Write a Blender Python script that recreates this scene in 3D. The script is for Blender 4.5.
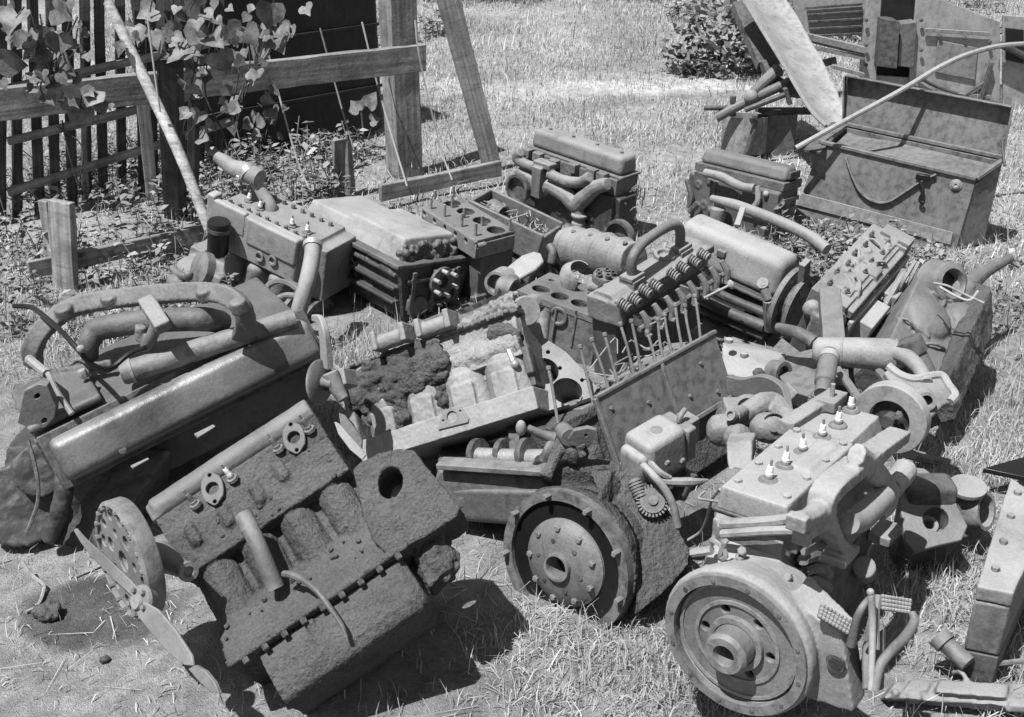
import bpy, bmesh, math, random
import numpy as np
from mathutils import Vector, Matrix, Euler
from mathutils.geometry import delaunay_2d_cdt
for o in list(bpy.data.objects): bpy.data.objects.remove(o, do_unlink=True)
SC = bpy.context.scene
COL = SC.collection
random.seed(7)
R = math.radians
# ------------------------------------------------------------------ camera
FPX, CH, PITCH, CX, CY = 1150.0, 2.3, R(26), 512.0, 358.5
cd = bpy.data.cameras.new('camera'); cam = bpy.data.objects.new('camera', cd); COL.objects.link(cam)
cam.location = (0, 0, CH); cam.rotation_euler = (R(90) - PITCH, 0, 0)
cd.sensor_width = 36; cd.lens = FPX * 36 / 1024; cd.clip_start = .05; cd.clip_end = 400
SC.camera = cam
# ------------------------------------------------------------------ light
SUN_EL, SUN_AZ = R(64), R(43)          # azimuth measured from -X towards the camera (-Y)
to_sun = Vector((-math.cos(SUN_EL) * math.cos(SUN_AZ), -math.cos(SUN_EL) * math.sin(SUN_AZ), math.sin(SUN_EL)))
sl = bpy.data.lights.new('sun', 'SUN'); sun = bpy.data.objects.new('sun', sl); COL.objects.link(sun)
sl.energy = 4.3; sl.angle = R(.55); sl.color = (1, 1, 1)
sun.rotation_euler = (-to_sun).to_track_quat('-Z', 'Y').to_euler()
W = bpy.data.worlds.new('World'); SC.world = W; W.use_nodes = True
nt = W.node_tree; bg = nt.nodes['Background']
sky = nt.nodes.new('ShaderNodeTexSky'); sky.sky_type = 'NISHITA'; sky.sun_disc = False
sky.sun_elevation = SUN_EL; sky.sun_rotation = math.atan2(to_sun.x, to_sun.y)
bw = nt.nodes.new('ShaderNodeRGBToBW')          # black-and-white film: the sky lights in grey
nt.links.new(sky.outputs[0], bw.inputs[0]); nt.links.new(bw.outputs[0], bg.inputs[0]); bg.inputs[1].default_value = .065
SC.view_settings.view_transform = 'Standard'; SC.view_settings.look = 'None'
SC.view_settings.exposure = 0.9; SC.view_settings.gamma = 1
# ------------------------------------------------------------------ points from the picture, on a given height / distance
def ray(px, py):
    x = (px - CX) / FPX; u = (CY - py) / FPX
    return Vector((x, math.cos(PITCH) + u * math.sin(PITCH), -math.sin(PITCH) + u * math.cos(PITCH)))
def P(px, py, z=0.0):
    r = ray(px, py); return Vector((0, 0, CH)) + r * ((z - CH) / r.z)
def PY(px, py, Y):
    r = ray(px, py); return Vector((0, 0, CH)) + r * (Y / r.y)
# ------------------------------------------------------------------ geometry collector
def basis(ax, up=None):
    z = Vector(ax).normalized()
    u = Vector(up) if up else (Vector((0, 0, 1)) if abs(z.z) < .9 else Vector((1, 0, 0)))
    x = u.cross(z).normalized(); y = z.cross(x)
    return x, y, z
class G:
    def __init__(s): s.v = []; s.f = []
    def add(s, vs, fs):
        o = len(s.v); s.v += [tuple(v) for v in vs]; s.f += [tuple(i + o for i in f) for f in fs]; return s
    def hex(s, p):                     # eight corners: bottom ring then top ring
        return s.add(p, [(3, 2, 1, 0), (4, 5, 6, 7), (0, 1, 5, 4), (1, 2, 6, 5), (2, 3, 7, 6), (3, 0, 4, 7)])
    def box(s, a, b, t=(1, 1), rot=None, at=None):          # from corner a to corner b, top scaled by t
        (x0, y0, z0), (x1, y1, z1) = a, b
        cx, cy = (x0 + x1) / 2, (y0 + y1) / 2
        hx, hy = (x1 - x0) / 2, (y1 - y0) / 2
        p = [(-hx, -hy, z0), (hx, -hy, z0), (hx, hy, z0), (-hx, hy, z0),
             (-hx * t[0], -hy * t[1], z1), (hx * t[0], -hy * t[1], z1), (hx * t[0], hy * t[1], z1), (-hx * t[0], hy * t[1], z1)]
        p = [Vector((q[0] + cx, q[1] + cy, q[2])) for q in p]
        if rot:
            c = Vector(at) if at else Vector((cx, cy, (z0 + z1) / 2))
            m = Euler([R(k) for k in rot]).to_matrix()
            p = [m @ (q - c) + c for q in p]
        return s.hex(p)
    def bar(s, p0, p1, w, h, up=(0, 0, 1), w1=None):        # square bar between two points
        p0, p1 = Vector(p0), Vector(p1); x, y, z = basis(p1 - p0, up)
        w1 = w if w1 is None else w1
        c = lambda p, ww: [p - x * ww / 2 - y * h / 2, p + x * ww / 2 - y * h / 2, p + x * ww / 2 + y * h / 2, p - x * ww / 2 + y * h / 2]
        return s.hex(c(p0, w) + c(p1, w1))
    def lathe(s, prof, o, ax, n=28, a0=0, a1=360, up=None):  # prof: (radius, distance along axis)
        x, y, z = basis(ax, up); o = Vector(o); full = abs(a1 - a0) >= 360
        m = n if full else n + 1; vs = []; fs = []
        for r, t in prof:
            for k in range(m):
                a = R(a0 + (a1 - a0) * k / n); vs.append(o + z * t + x * (r * math.cos(a)) + y * (r * math.sin(a)))
        for i in range(len(prof) - 1):
            for k in range(n):
                k2 = (k + 1) % m; fs.append((i * m + k, i * m + k2, (i + 1) * m + k2, (i + 1) * m + k))
        if full:
            if prof[0][0] > 1e-6 and prof[0] != prof[-1]: fs.append(tuple(range(m))[::-1])
            if prof[-1][0] > 1e-6 and prof[0] != prof[-1]: fs.append(tuple((len(prof) - 1) * m + k for k in range(m)))
        return s.add(vs, fs)
    def cyl(s, p0, p1, r0, r1=None, n=18):
        p0, p1 = Vector(p0), Vector(p1); L = (p1 - p0).length
        return s.lathe([(r0, 0), (r0 if r1 is None else r1, L)], p0, p1 - p0, n)
    def cap(s, p0, p1, r, n=18, k=.6):                       # rounded ends
        p0, p1 = Vector(p0), Vector(p1); L = (p1 - p0).length; e = min(r * k, L * .45)
        pr = [(r * math.sin(R(a)), e - e * math.cos(R(a))) for a in (8, 30, 60, 90)] + [(r * math.sin(R(a)), L - e + e * math.cos(R(a))) for a in (90, 60, 30, 8)]
        return s.lathe(pr, p0, p1 - p0, n)
    def ring(s, p0, p1, ro, ri, n=32, a0=0, a1=360):
        p0, p1 = Vector(p0), Vector(p1); L = (p1 - p0).length
        s.lathe([(ri, 0), (ro, 0), (ro, L), (ri, L), (ri, 0)], p0, p1 - p0, n, a0, a1)
        if abs(a1 - a0) < 360:
            x, y, z = basis(p1 - p0)
            for a in (a0, a1):
                d = x * math.cos(R(a)) + y * math.sin(R(a))
                s.add([p0 + d * ri, p0 + d * ro, p1 + d * ro, p1 + d * ri], [(0, 1, 2, 3)])
        return s
    def tube(s, pts, r, n=12, sub=6, flat=1.0, up=(0, 0, 1)):
        pts = [Vector(p) for p in pts]
        rr = r if isinstance(r, (list, tuple)) else [r] * len(pts)
        if len(pts) > 2 and sub > 1:
            q = [pts[0] * 2 - pts[1]] + pts + [pts[-1] * 2 - pts[-2]]; out = []; ro = []
            for i in range(1, len(q) - 2):
                for k in range(sub):
                    t = k / sub; a, b, c, d = q[i - 1:i + 3]
                    out.append(.5 * ((2 * b) + (c - a) * t + (2 * a - 5 * b + 4 * c - d) * t * t + (3 * b - a - 3 * c + d) * t ** 3))
                    ro.append(rr[i - 1] * (1 - t) + rr[i] * t)
            pts = out + [pts[-1]]; rr = ro + [rr[-1]]
        vs = []; fs = []; N = len(pts); last = None
        for i, p in enumerate(pts):
            d = (pts[min(i + 1, N - 1)] - pts[max(i - 1, 0)]).normalized()
            x = last if last else Vector(up)
            x = x - d * x.dot(d)
            if x.length < 1e-3: x = Vector((1, 0, .3)) - d * d.dot(Vector((1, 0, .3)))
            x.normalize(); last = x; y = d.cross(x)
            for k in range(n):
                a = 2 * math.pi * (k + .5) / n; vs.append(p + x * (rr[i] * math.cos(a)) + y * (rr[i] * flat * math.sin(a)))
        for i in range(N - 1):
            for k in range(n): fs.append((i * n + k, i * n + (k + 1) % n, (i + 1) * n + (k + 1) % n, (i + 1) * n + k))
        fs += [tuple(range(n))[::-1], tuple((N - 1) * n + k for k in range(n))]
        return s.add(vs, fs)
    def ball(s, c, r, n=14, m=9, rot=None):
        r = r if isinstance(r, (list, tuple)) else (r, r, r); c = Vector(c)
        M = Euler([R(k) for k in rot]).to_matrix() if rot else Matrix.Identity(3); vs = []; fs = []
        for i in range(m + 1):
            t = math.pi * (i + .02) / (m + .04)
            for k in range(n):
                a = 2 * math.pi * k / n; vs.append(c + M @ Vector((r[0] * math.sin(t) * math.cos(a), r[1] * math.sin(t) * math.sin(a), r[2] * math.cos(t))))
        for i in range(m):
            for k in range(n): fs.append((i * n + k, (i + 1) * n + k, (i + 1) * n + (k + 1) % n, i * n + (k + 1) % n))
        fs += [tuple(range(n)), tuple(m * n + k for k in range(n))[::-1]]
        return s.add(vs, fs)
    def sheet(s, outer, holes, o, X, Y, t, bores=0.0):        # flat plate with real holes, thickness t along X x Y (down)
        o, X, Y = Vector(o), Vector(X), Vector(Y); Z = X.cross(Y).normalized()
        pts = []; edges = []; loops = []
        for lp in [outer] + holes:
            b = len(pts); pts += [Vector((p[0], p[1])) for p in lp]; m = len(lp)
            edges += [(b + i, b + (i + 1) % m) for i in range(m)]; loops.append(list(range(b, b + m)))
        r = delaunay_2d_cdt(pts, edges, [], 0, 1e-6)
        def inside(c, lp):
            k = False; m = len(lp)
            for i in range(m):
                (x1, y1), (x2, y2) = lp[i][:2], lp[(i + 1) % m][:2]
                if (y1 > c[1]) != (y2 > c[1]) and c[0] < (x2 - x1) * (c[1] - y1) / (y2 - y1) + x1: k = not k
            return k
        V2 = r[0]; tri = []
        for f in r[2]:
            c = sum((V2[i] for i in f), Vector((0, 0))) / len(f)
            if inside(c, outer) and not any(inside(c, h) for h in holes): tri.append(tuple(f))
        n = len(V2); top = [o + X * p.x + Y * p.y for p in V2]
        fs = list(tri) + [tuple(i + n for i in f)[::-1] for f in tri]
        cnt = {}
        for f in tri:
            for i in range(len(f)): cnt[(f[i], f[(i + 1) % len(f)])] = 1
        for (a, b) in list(cnt):
            if (b, a) not in cnt: fs.append((b, a, a + n, b + n))
        s.add(top + [p - Z * t for p in top], fs)
        for h in holes:
            if bores:
                m = len(h); q = [o + X * p[0] + Y * p[1] - Z * t * .5 for p in h]; q2 = [p - Z * bores for p in q]
                s.add(q + q2, [(i, (i + 1) % m, m + (i + 1) % m, m + i) for i in range(m)] + [tuple(range(m, 2 * m))])
        return s
    def bolt(s, p, ax, r=.009, h=.012):
        x, y, z = basis(ax); p = Vector(p); s.lathe([(r, -.004), (r, h * .85), (r * .8, h)], p, z, 6); return s
def circ(x, y, r, n=20, ry=None):
    return [(x + r * math.cos(2 * math.pi * k / n), y + (ry or r) * math.sin(2 * math.pi * k / n)) for k in range(n)]
# ------------------------------------------------------------------ objects
TEX = {}
def clouds(size, kind='CLOUDS'):
    k = (round(size, 4), kind)
    if k not in TEX:
        t = bpy.data.textures.new('grain', kind); t.noise_scale = size
        if kind == 'CLOUDS': t.noise_depth = 3
        TEX[k] = t
    return TEX[k]
def mesh(name, g, mat, parent=None, rm=0, sm=0, disp=(), bev=.003, seg=2, ang=38, loc=None):
    me = bpy.data.meshes.new(name); me.from_pydata(g.v, [], g.f)
    bm = bmesh.new(); bm.from_mesh(me); bmesh.ops.recalc_face_normals(bm, faces=bm.faces); bm.to_mesh(me); bm.free()
    me.shade_smooth(); me.set_sharp_from_angle(angle=R(ang))
    o = bpy.data.objects.new(name, me); COL.objects.link(o)
    for m in (mat if isinstance(mat, (list, tuple)) else [mat]): me.materials.append(m)
    if parent is not None: o.parent = parent
    if rm:
        q = o.modifiers.new('cast', 'REMESH'); q.mode = 'VOXEL'; q.voxel_size = rm; q.use_smooth_shade = True
        if sm: q = o.modifiers.new('fillet', 'SMOOTH'); q.factor = .5; q.iterations = sm
        for st, sz in disp:
            q = o.modifiers.new('crust', 'DISPLACE'); q.texture = clouds(sz); q.strength = st; q.mid_level = .5; q.texture_coords = 'LOCAL'
    elif bev:
        q = o.modifiers.new('edge', 'BEVEL'); q.width = bev; q.segments = seg; q.limit_method = 'ANGLE'; q.angle_limit = R(35); q.harden_normals = False
    return o
def tag(o, label, cat, group=None, kind=None):
    if label: o['label'] = label
    if cat: o['category'] = cat
    if group: o['group'] = group
    if kind: o['kind'] = kind
    return o
def fittings(g, o, u, v, n, k, seed=1, s=1.0):
    """bosses, ribs, nuts and core plugs cast onto a flat side: o corner, u v edges, n outward"""
    rr = random.Random(seed); o, u, v, n = Vector(o), Vector(u), Vector(v), Vector(n).normalized(); U_, V_ = u.normalized(), v.normalized()
    for i in range(k):
        p = o + u * rr.uniform(.05, .95) + v * rr.uniform(.08, .92); q = rr.random(); r = rr.uniform(.014, .03) * s
        if q < .25: g.lathe([(r, -.01), (r, .008), (r * .7, .010), (r * .65, .004), (0, .004)], p, n, 14)
        elif q < .45: g.lathe([(r * .5, -.01), (r * .5, .014), (r * .3, .022), (0, .022)], p, n, 8)
        elif q < .65: l = rr.uniform(.05, .14) * s; a_, b_ = (U_, V_) if rr.random() < .4 else (V_, U_); g.bar(p - a_ * l / 2 + n * .003, p + a_ * l / 2 + n * .003, .014, .022, n)
        elif q < .82: w_, h_ = rr.uniform(.02, .05) * s, rr.uniform(.02, .04) * s; g.hex([p - U_ * w_ - V_ * h_ - n * .01, p + U_ * w_ - V_ * h_ - n * .01, p + U_ * w_ + V_ * h_ - n * .01, p - U_ * w_ + V_ * h_ - n * .01] + [p - U_ * w_ * .8 - V_ * h_ * .8 + n * .014, p + U_ * w_ * .8 - V_ * h_ * .8 + n * .014, p + U_ * w_ * .8 + V_ * h_ * .8 + n * .014, p - U_ * w_ * .8 + V_ * h_ * .8 + n * .014])
        else: l = rr.uniform(.06, .16) * s; d_ = (U_ * rr.uniform(-1, 1) + V_ * rr.uniform(-1, 1)).normalized(); g.tube([p - n * .01, p + d_ * l * .3 + n * .018, p + d_ * l * .7 + n * .02, p + d_ * l - n * .01], .008 * s, 7, 3)
    return g
class Plane:
    """a flat work plane through o with normal n, reached along the picture's sight lines"""
    def __init__(s, o, n, f=None):
        s.o, s.n, s.f = Vector(o), Vector(n).normalized(), f; s.x, s.y, _ = basis(s.n)
    def w(s, px, py, off=0.0):
        r = ray(px, py); c = Vector((0, 0, CH)); return c + r * ((s.o + s.n * off - c).dot(s.n) / r.dot(s.n))
    def l(s, px, py, off=0.0): return s.f.W(s.w(px, py, off))
    def uv(s, px, py): q = s.w(px, py) - s.o; return (q.dot(s.x), q.dot(s.y))
    def local(s):
        m = s.f.I.to_3x3(); return s.f.W(s.o), m @ s.x, m @ s.y
    def dirn(s, v=None): return (s.f.I.to_3x3() @ Vector(v or s.n)).normalized()
    def oval(s, px, py, rx, ry, rot=0, n=22):
        return [s.uv(px + rx * math.cos(t) * math.cos(R(rot)) - ry * math.sin(t) * math.sin(R(rot)), py + rx * math.cos(t) * math.sin(R(rot)) + ry * math.sin(t) * math.cos(R(rot))) for t in [2 * math.pi * k / n for k in range(n)]]
    def flat(s, g, pts, t, holes=(), bores=0.0):
        o, x, y = s.local(); P2 = [s.uv(*p) for p in pts]
        ar = sum(P2[i][0] * P2[(i + 1) % len(P2)][1] - P2[(i + 1) % len(P2)][0] * P2[i][1] for i in range(len(P2)))
        return g.sheet(P2 if ar > 0 else P2[::-1], list(holes), o, x, y, t, bores)
class Frame:
    """a thing: an empty that parents its parts, with its own axes"""
    def __init__(s, name, label, cat, loc, rot=(0, 0, 0), group=None):
        s.o = bpy.data.objects.new(name, None); COL.objects.link(s.o); s.o.empty_display_size = .1
        s.o.location = loc; s.o.rotation_euler = [R(k) for k in rot]
        s.M = Matrix.LocRotScale(Vector(loc), Euler([R(k) for k in rot]), None); s.I = s.M.inverted()
        tag(s.o, label, cat, group)
    def L(s, px, py, ax, val):          # local point where the sight line meets the plane  ax = val
        i = 'xyz'.index(ax); a = s.I @ Vector((0, 0, CH)); b = (s.I.to_3x3() @ ray(px, py))
        return a + b * ((val - a[i]) / b[i])
    def W(s, p): return s.I @ Vector(p)  # world point in local axes
    def part(s, name, g, mat, parent=None, **k): return mesh(name, g, mat, parent or s.o, **k)
# ------------------------------------------------------------------ materials (grey: black-and-white film)
def mat(name, v, var=.35, dust=0.0, dv=.34, rough=.75, scale=7.0, bump=.35, bscale=70.0, stain=0.0, sv=.03, sscale=3.0, spec=.3, metal=0.0, crust=0.0, grit=120.0, gv=.15, streak=.25, edge=.55):
    m = bpy.data.materials.new(name); m.use_nodes = True; t = m.node_tree; N = t.nodes; K = t.links
    b = N['Principled BSDF']; b.inputs['Roughness'].default_value = rough; b.inputs['Specular IOR Level'].default_value = spec; b.inputs['Metallic'].default_value = metal
    tc = N.new('ShaderNodeTexCoord'); oi = N.new('ShaderNodeObjectInfo')
    ad = N.new('ShaderNodeVectorMath'); ad.operation = 'ADD'
    sc = N.new('ShaderNodeVectorMath'); sc.operation = 'SCALE'; sc.inputs[0].default_value = (37, 19, 53)
    K.new(oi.outputs['Random'], sc.inputs['Scale']); K.new(tc.outputs['Object'], ad.inputs[0]); K.new(sc.outputs[0], ad.inputs[1])
    def noise(s_, d=6, r_=.6):
        n = N.new('ShaderNodeTexNoise'); n.inputs['Scale'].default_value = s_; n.inputs['Detail'].default_value = d; n.inputs['Roughness'].default_value = r_
        K.new(ad.outputs[0], n.inputs['Vector']); return n.outputs[0]
    def ramp(x, a, c, va=0.0, vb=1.0):
        r = N.new('ShaderNodeMapRange'); r.interpolation_type = 'SMOOTHSTEP'
        r.inputs['From Min'].default_value = a; r.inputs['From Max'].default_value = c; r.inputs['To Min'].default_value = va; r.inputs['To Max'].default_value = vb
        K.new(x, r.inputs[0]); return r.outputs[0]
    def mix(f, a, c):
        n = N.new('ShaderNodeMix'); n.data_type = 'FLOAT'
        for i, q in ((0, f), (2, a), (3, c)):
            if isinstance(q, (int, float)): n.inputs[i].default_value = q
            else: K.new(q, n.inputs[i])
        return n.outputs[0]
    def mul(a, c, op='MULTIPLY'):
        n = N.new('ShaderNodeMath'); n.operation = op
        for i, q in enumerate((a, c)):
            if isinstance(q, (int, float)): n.inputs[i].default_value = q
            else: K.new(q, n.inputs[i])
        return n.outputs[0]
    n1 = noise(scale, 5, .55); n2 = noise(grit, 4, .65); n3 = noise(grit * .22, 5, .6)
    col = mul(ramp(n1, .3, .7, v * (1 - var), v * (1 + var)), mul(ramp(n2, .32, .66, 1 - gv, 1 + gv * .6), ramp(n3, .3, .7, 1 - gv * .35, 1 + gv * .3)))
    if stain: col = mix(mul(ramp(noise(sscale, 8, .62), .53, .63), stain), col, sv)
    if streak:                                   # thin dark scratches and dried runs
        w = N.new('ShaderNodeTexNoise'); w.inputs['Scale'].default_value = 1; w.inputs['Detail'].default_value = 4; mp = N.new('ShaderNodeMapping'); mp.inputs['Scale'].default_value = (26, 26, 5); K.new(ad.outputs[0], mp.inputs[0]); K.new(mp.outputs[0], w.inputs['Vector'])
        col = mul(col, ramp(w.outputs[0], .55, .68, 1, 1 - streak))
    if dust:
        ge = N.new('ShaderNodeNewGeometry'); sx = N.new('ShaderNodeSeparateXYZ'); K.new(ge.outputs['Normal'], sx.inputs[0])
        f = mul(mul(ramp(sx.outputs[2], .2, .85), ramp(noise(scale * 1.1, 6, .6), .28, .55)), dust)
        col = mix(f, col, mul(ramp(n2, .32, .66, (1 - gv * .6) * dv, (1 + gv * .35) * dv), ramp(n1, .3, .7, .88, 1.1)))
    if edge:                                     # bare worn edges
        gp = N.new('ShaderNodeNewGeometry'); col = mix(mul(mul(ramp(gp.outputs['Pointiness'], .515, .60), ramp(n3, .35, .6)), edge), col, min(.45, v * 1.1 + .10))
    cc = N.new('ShaderNodeCombineColor')
    for i in range(3): K.new(col, cc.inputs[i])
    K.new(cc.outputs[0], b.inputs['Base Color'])
    if bump:
        h = mul(noise(bscale, 6, .7), mul(noise(bscale * .22, 4, .6), 2.0 + crust), 'ADD')
        bp = N.new('ShaderNodeBump'); bp.inputs['Strength'].default_value = bump; bp.inputs['Distance'].default_value = .006 + crust * .006
        K.new(h, bp.inputs['Height']); K.new(bp.outputs[0], b.inputs['Normal'])
    return m
M = {}
M['crust'] = mat('greasy_dirt_crust', .085, .25, rough=.95, bump=1.0, bscale=120, crust=1.0, scale=4, dust=.5, dv=.15, spec=.15, gv=.28, streak=0, edge=0)
M['iron'] = mat('cast_iron', .095, .22, rough=.6, spec=.4, dust=.6, dv=.175, bump=.4, stain=.3, sv=.05, sscale=5, scale=4)
M['rust'] = mat('rusty_iron', .075, .3, rough=.55, spec=.4, dust=.45, dv=.135, bump=.5, stain=.35, sv=.035, sscale=5, scale=4)
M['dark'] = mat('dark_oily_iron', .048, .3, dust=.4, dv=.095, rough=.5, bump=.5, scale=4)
M['black'] = mat('black_enamel_and_shade', .011, .25, dust=.2, dv=.03, rough=.35, bump=.15, gv=.2, scale=4, edge=0)
M['light'] = mat('dusty_iron', .15, .25, dust=.85, dv=.235, bump=.4, stain=.35, sv=.08, sscale=5, scale=3.5)
M['pale'] = mat('pale_metal', .20, .2, dust=.85, dv=.285, bump=.3, stain=.4, sv=.11, sscale=6, gv=.14, scale=3.5)
M['mottle'] = mat('mottled_iron', .25, .25, dust=.3, dv=.3, bump=.9, bscale=90, stain=.7, sv=.07, sscale=6, crust=.6, scale=4)
M['cover'] = mat('oily_painted_sheet', .085, .3, dust=.9, dv=.22, rough=.36, bump=.35, stain=.6, sv=.04, sscale=5, spec=.5, scale=4)
M['sheet'] = mat('worn_sheet_metal', .10, .25, dust=.3, dv=.15, rough=.45, bump=.2, stain=.2, sv=.055, sscale=5, gv=.2, scale=3)
M['fly'] = mat('machined_iron', .135, .22, dust=.4, dv=.17, rough=.48, bump=.4, stain=.35, sv=.06, sscale=6, scale=4)
M['steel'] = mat('worn_steel', .36, .3, rough=.45, bump=.15, metal=.5, spec=.5, gv=.2)
M['white'] = mat('porcelain', .8, .05, rough=.3, bump=0, gv=.05, edge=0)
M['wood'] = mat('weathered_wood', .21, .35, rough=.9, scale=5, bump=.5, bscale=40, edge=0)
M['palewood'] = mat('pale_wood', .42, .2, rough=.9, scale=5, bump=.4, bscale=40, gv=.2, edge=0)
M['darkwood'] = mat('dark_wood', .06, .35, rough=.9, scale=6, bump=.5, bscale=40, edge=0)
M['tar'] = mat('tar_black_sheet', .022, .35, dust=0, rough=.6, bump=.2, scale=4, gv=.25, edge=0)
M['leaf'] = mat('vine_leaf', .125, .5, rough=.5, scale=14, bump=.4, bscale=50, gv=.2, edge=0)
M['straw'] = mat('straw', .27, .35, rough=.85, scale=1.3, bump=0, edge=0)
M['boxp'] = mat('faded_box_paint', .105, .3, dust=.15, dv=.18, rough=.42, bump=.12, stain=.15, sv=.075, sscale=5, gv=.2)
M['body'] = mat('faded_car_paint', .24, .2, dust=.1, dv=.26, rough=.4, bump=.1, gv=.15, stain=.4, sv=.17, sscale=3)
def wood_grain(m, ax=0, k=18):
    t = m.node_tree; N = t.nodes; K = t.links; b = N['Principled BSDF']; src = b.inputs['Base Color'].links[0].from_socket
    tc = N.new('ShaderNodeTexCoord'); mp = N.new('ShaderNodeMapping'); s_ = [k * 3, k * 3, k * 3]; s_[ax] = 1.5; mp.inputs['Scale'].default_value = s_
    K.new(tc.outputs['Object'], mp.inputs[0]); n = N.new('ShaderNodeTexNoise'); n.inputs['Scale'].default_value = 1; n.inputs['Detail'].default_value = 6; K.new(mp.outputs[0], n.inputs['Vector'])
    r = N.new('ShaderNodeMapRange'); r.inputs['From Min'].default_value = .3; r.inputs['From Max'].default_value = .65; r.inputs['To Min'].default_value = .55; r.inputs['To Max'].default_value = 1.15; K.new(n.outputs[0], r.inputs[0])
    x = N.new('ShaderNodeMix'); x.data_type = 'RGBA'; x.blend_type = 'MULTIPLY'; x.inputs[0].default_value = 1; K.new(src, x.inputs[6]); K.new(r.outputs[0], x.inputs[7]); K.new(x.outputs[2], b.inputs['Base Color'])
for q in ('wood', 'palewood', 'darkwood'): wood_grain(M[q], 0)
# ================================================================== GROUND
def rnd(a, b): return random.uniform(a, b)
def rampcol(t, src, outs): pass
gm = bpy.data.materials.new('ground'); gm.use_nodes = True; t = gm.node_tree; N = t.nodes; K = t.links
b = N['Principled BSDF']; b.inputs['Roughness'].default_value = 1; b.inputs['Specular IOR Level'].default_value = .1
tc = N.new('ShaderNodeTexCoord')
def _n(s, d=8, r=.6):
    n = N.new('ShaderNodeTexNoise'); n.inputs['Scale'].default_value = s; n.inputs['Detail'].default_value = d; n.inputs['Roughness'].default_value = r; K.new(tc.outputs['Object'], n.inputs['Vector']); return n.outputs[0]
def _r(x, a, c, va, vb):
    r = N.new('ShaderNodeMapRange'); r.interpolation_type = 'SMOOTHSTEP'
    for k, q in zip(('From Min', 'From Max', 'To Min', 'To Max'), (a, c, va, vb)): r.inputs[k].default_value = q
    K.new(x, r.inputs[0]); return r.outputs[0]
def _m(a, c, op='MULTIPLY'):
    n = N.new('ShaderNodeMath'); n.operation = op; K.new(a, n.inputs[0]); K.new(c, n.inputs[1]) if not isinstance(c, float) else setattr(n.inputs[1], 'default_value', c); return n.outputs[0]
col = _m(_m(_r(_n(1.1), .35, .65, .20, .31), _r(_n(14), .3, .7, .72, 1.2)), _r(_n(90, 4), .35, .7, .85, 1.12))
vo = N.new('ShaderNodeTexVoronoi'); vo.inputs['Scale'].default_value = 38; K.new(tc.outputs['Object'], vo.inputs['Vector'])
col = _m(col, _r(vo.outputs[0], .03, .10, .75, 1.0))
ps = N.new('ShaderNodeVectorMath'); ps.operation = 'DISTANCE'; mpp = N.new('ShaderNodeMapping'); so = P(98, 612); mpp.inputs['Location'].default_value = (-so.x * 1.0, -so.y * 1.5, 0); mpp.inputs['Scale'].default_value = (1.0, 1.5, 0); K.new(tc.outputs['Object'], mpp.inputs[0]); K.new(mpp.outputs[0], ps.inputs[0]); ps.inputs[1].default_value = (0, 0, 0)
col = _m(col, _r(_m(ps.outputs['Value'], _r(_n(5), .3, .7, -.03, .03), 'ADD'), .22, .29, .40, 1.0))       # darker oval patch with an uneven soft edge
sy = N.new('ShaderNodeSeparateXYZ'); K.new(tc.outputs['Object'], sy.inputs[0]); col = _m(col, _r(sy.outputs[1], 5.0, 7.0, 1.0, 1.2))
mp2 = N.new('ShaderNodeMapping'); mp2.inputs['Location'].default_value = (-.45 * .42, -10.25 * 2.3, 0); mp2.inputs['Scale'].default_value = (.42, 2.3, 0); K.new(tc.outputs['Object'], mp2.inputs[0]); ln = N.new('ShaderNodeVectorMath'); ln.operation = 'LENGTH'; K.new(mp2.outputs[0], ln.inputs[0]); col = _m(col, _r(_m(ln.outputs['Value'], _r(_n(3), .3, .7, -.25, .25), 'ADD'), .5, 1.05, 1.55, 1.0))   # bare sandy strip
cc = N.new('ShaderNodeCombineColor'); [K.new(col, cc.inputs[i]) for i in range(3)]; K.new(cc.outputs[0], b.inputs['Base Color'])
bp = N.new('ShaderNodeBump'); bp.inputs['Strength'].default_value = .8; bp.inputs['Distance'].default_value = .02
K.new(_m(_m(_n(9), _n(60, 6, .7), 'ADD'), _n(200, 3, .6), 'ADD'), bp.inputs['Height']); K.new(bp.outputs[0], b.inputs['Normal'])
xs = np.concatenate([np.linspace(-120, -6, 14), np.linspace(-5, 5, 120), np.linspace(6, 120, 14)])
ys = np.concatenate([np.linspace(-30, 1, 8), np.linspace(1.3, 12, 130), np.linspace(13, 250, 20)])
def gz(x, y):
    return .018 * math.sin(x * 2.1 + 1) * math.sin(y * 1.7) + .010 * math.sin(x * 5.3 + y * 4.1) + .006 * math.sin(x * 11 - y * 9.) - .012
g = G(); nx = len(xs)
g.v = [(x, y, gz(x, y)) for y in ys for x in xs]
g.f = [(j * nx + i, j * nx + i + 1, (j + 1) * nx + i + 1, (j + 1) * nx + i) for j in range(len(ys) - 1) for i in range(nx - 1)]
tag(mesh('ground', g, gm, bev=0), 'dry trampled earth with patches of bare dirt', 'ground', kind='structure')
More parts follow.
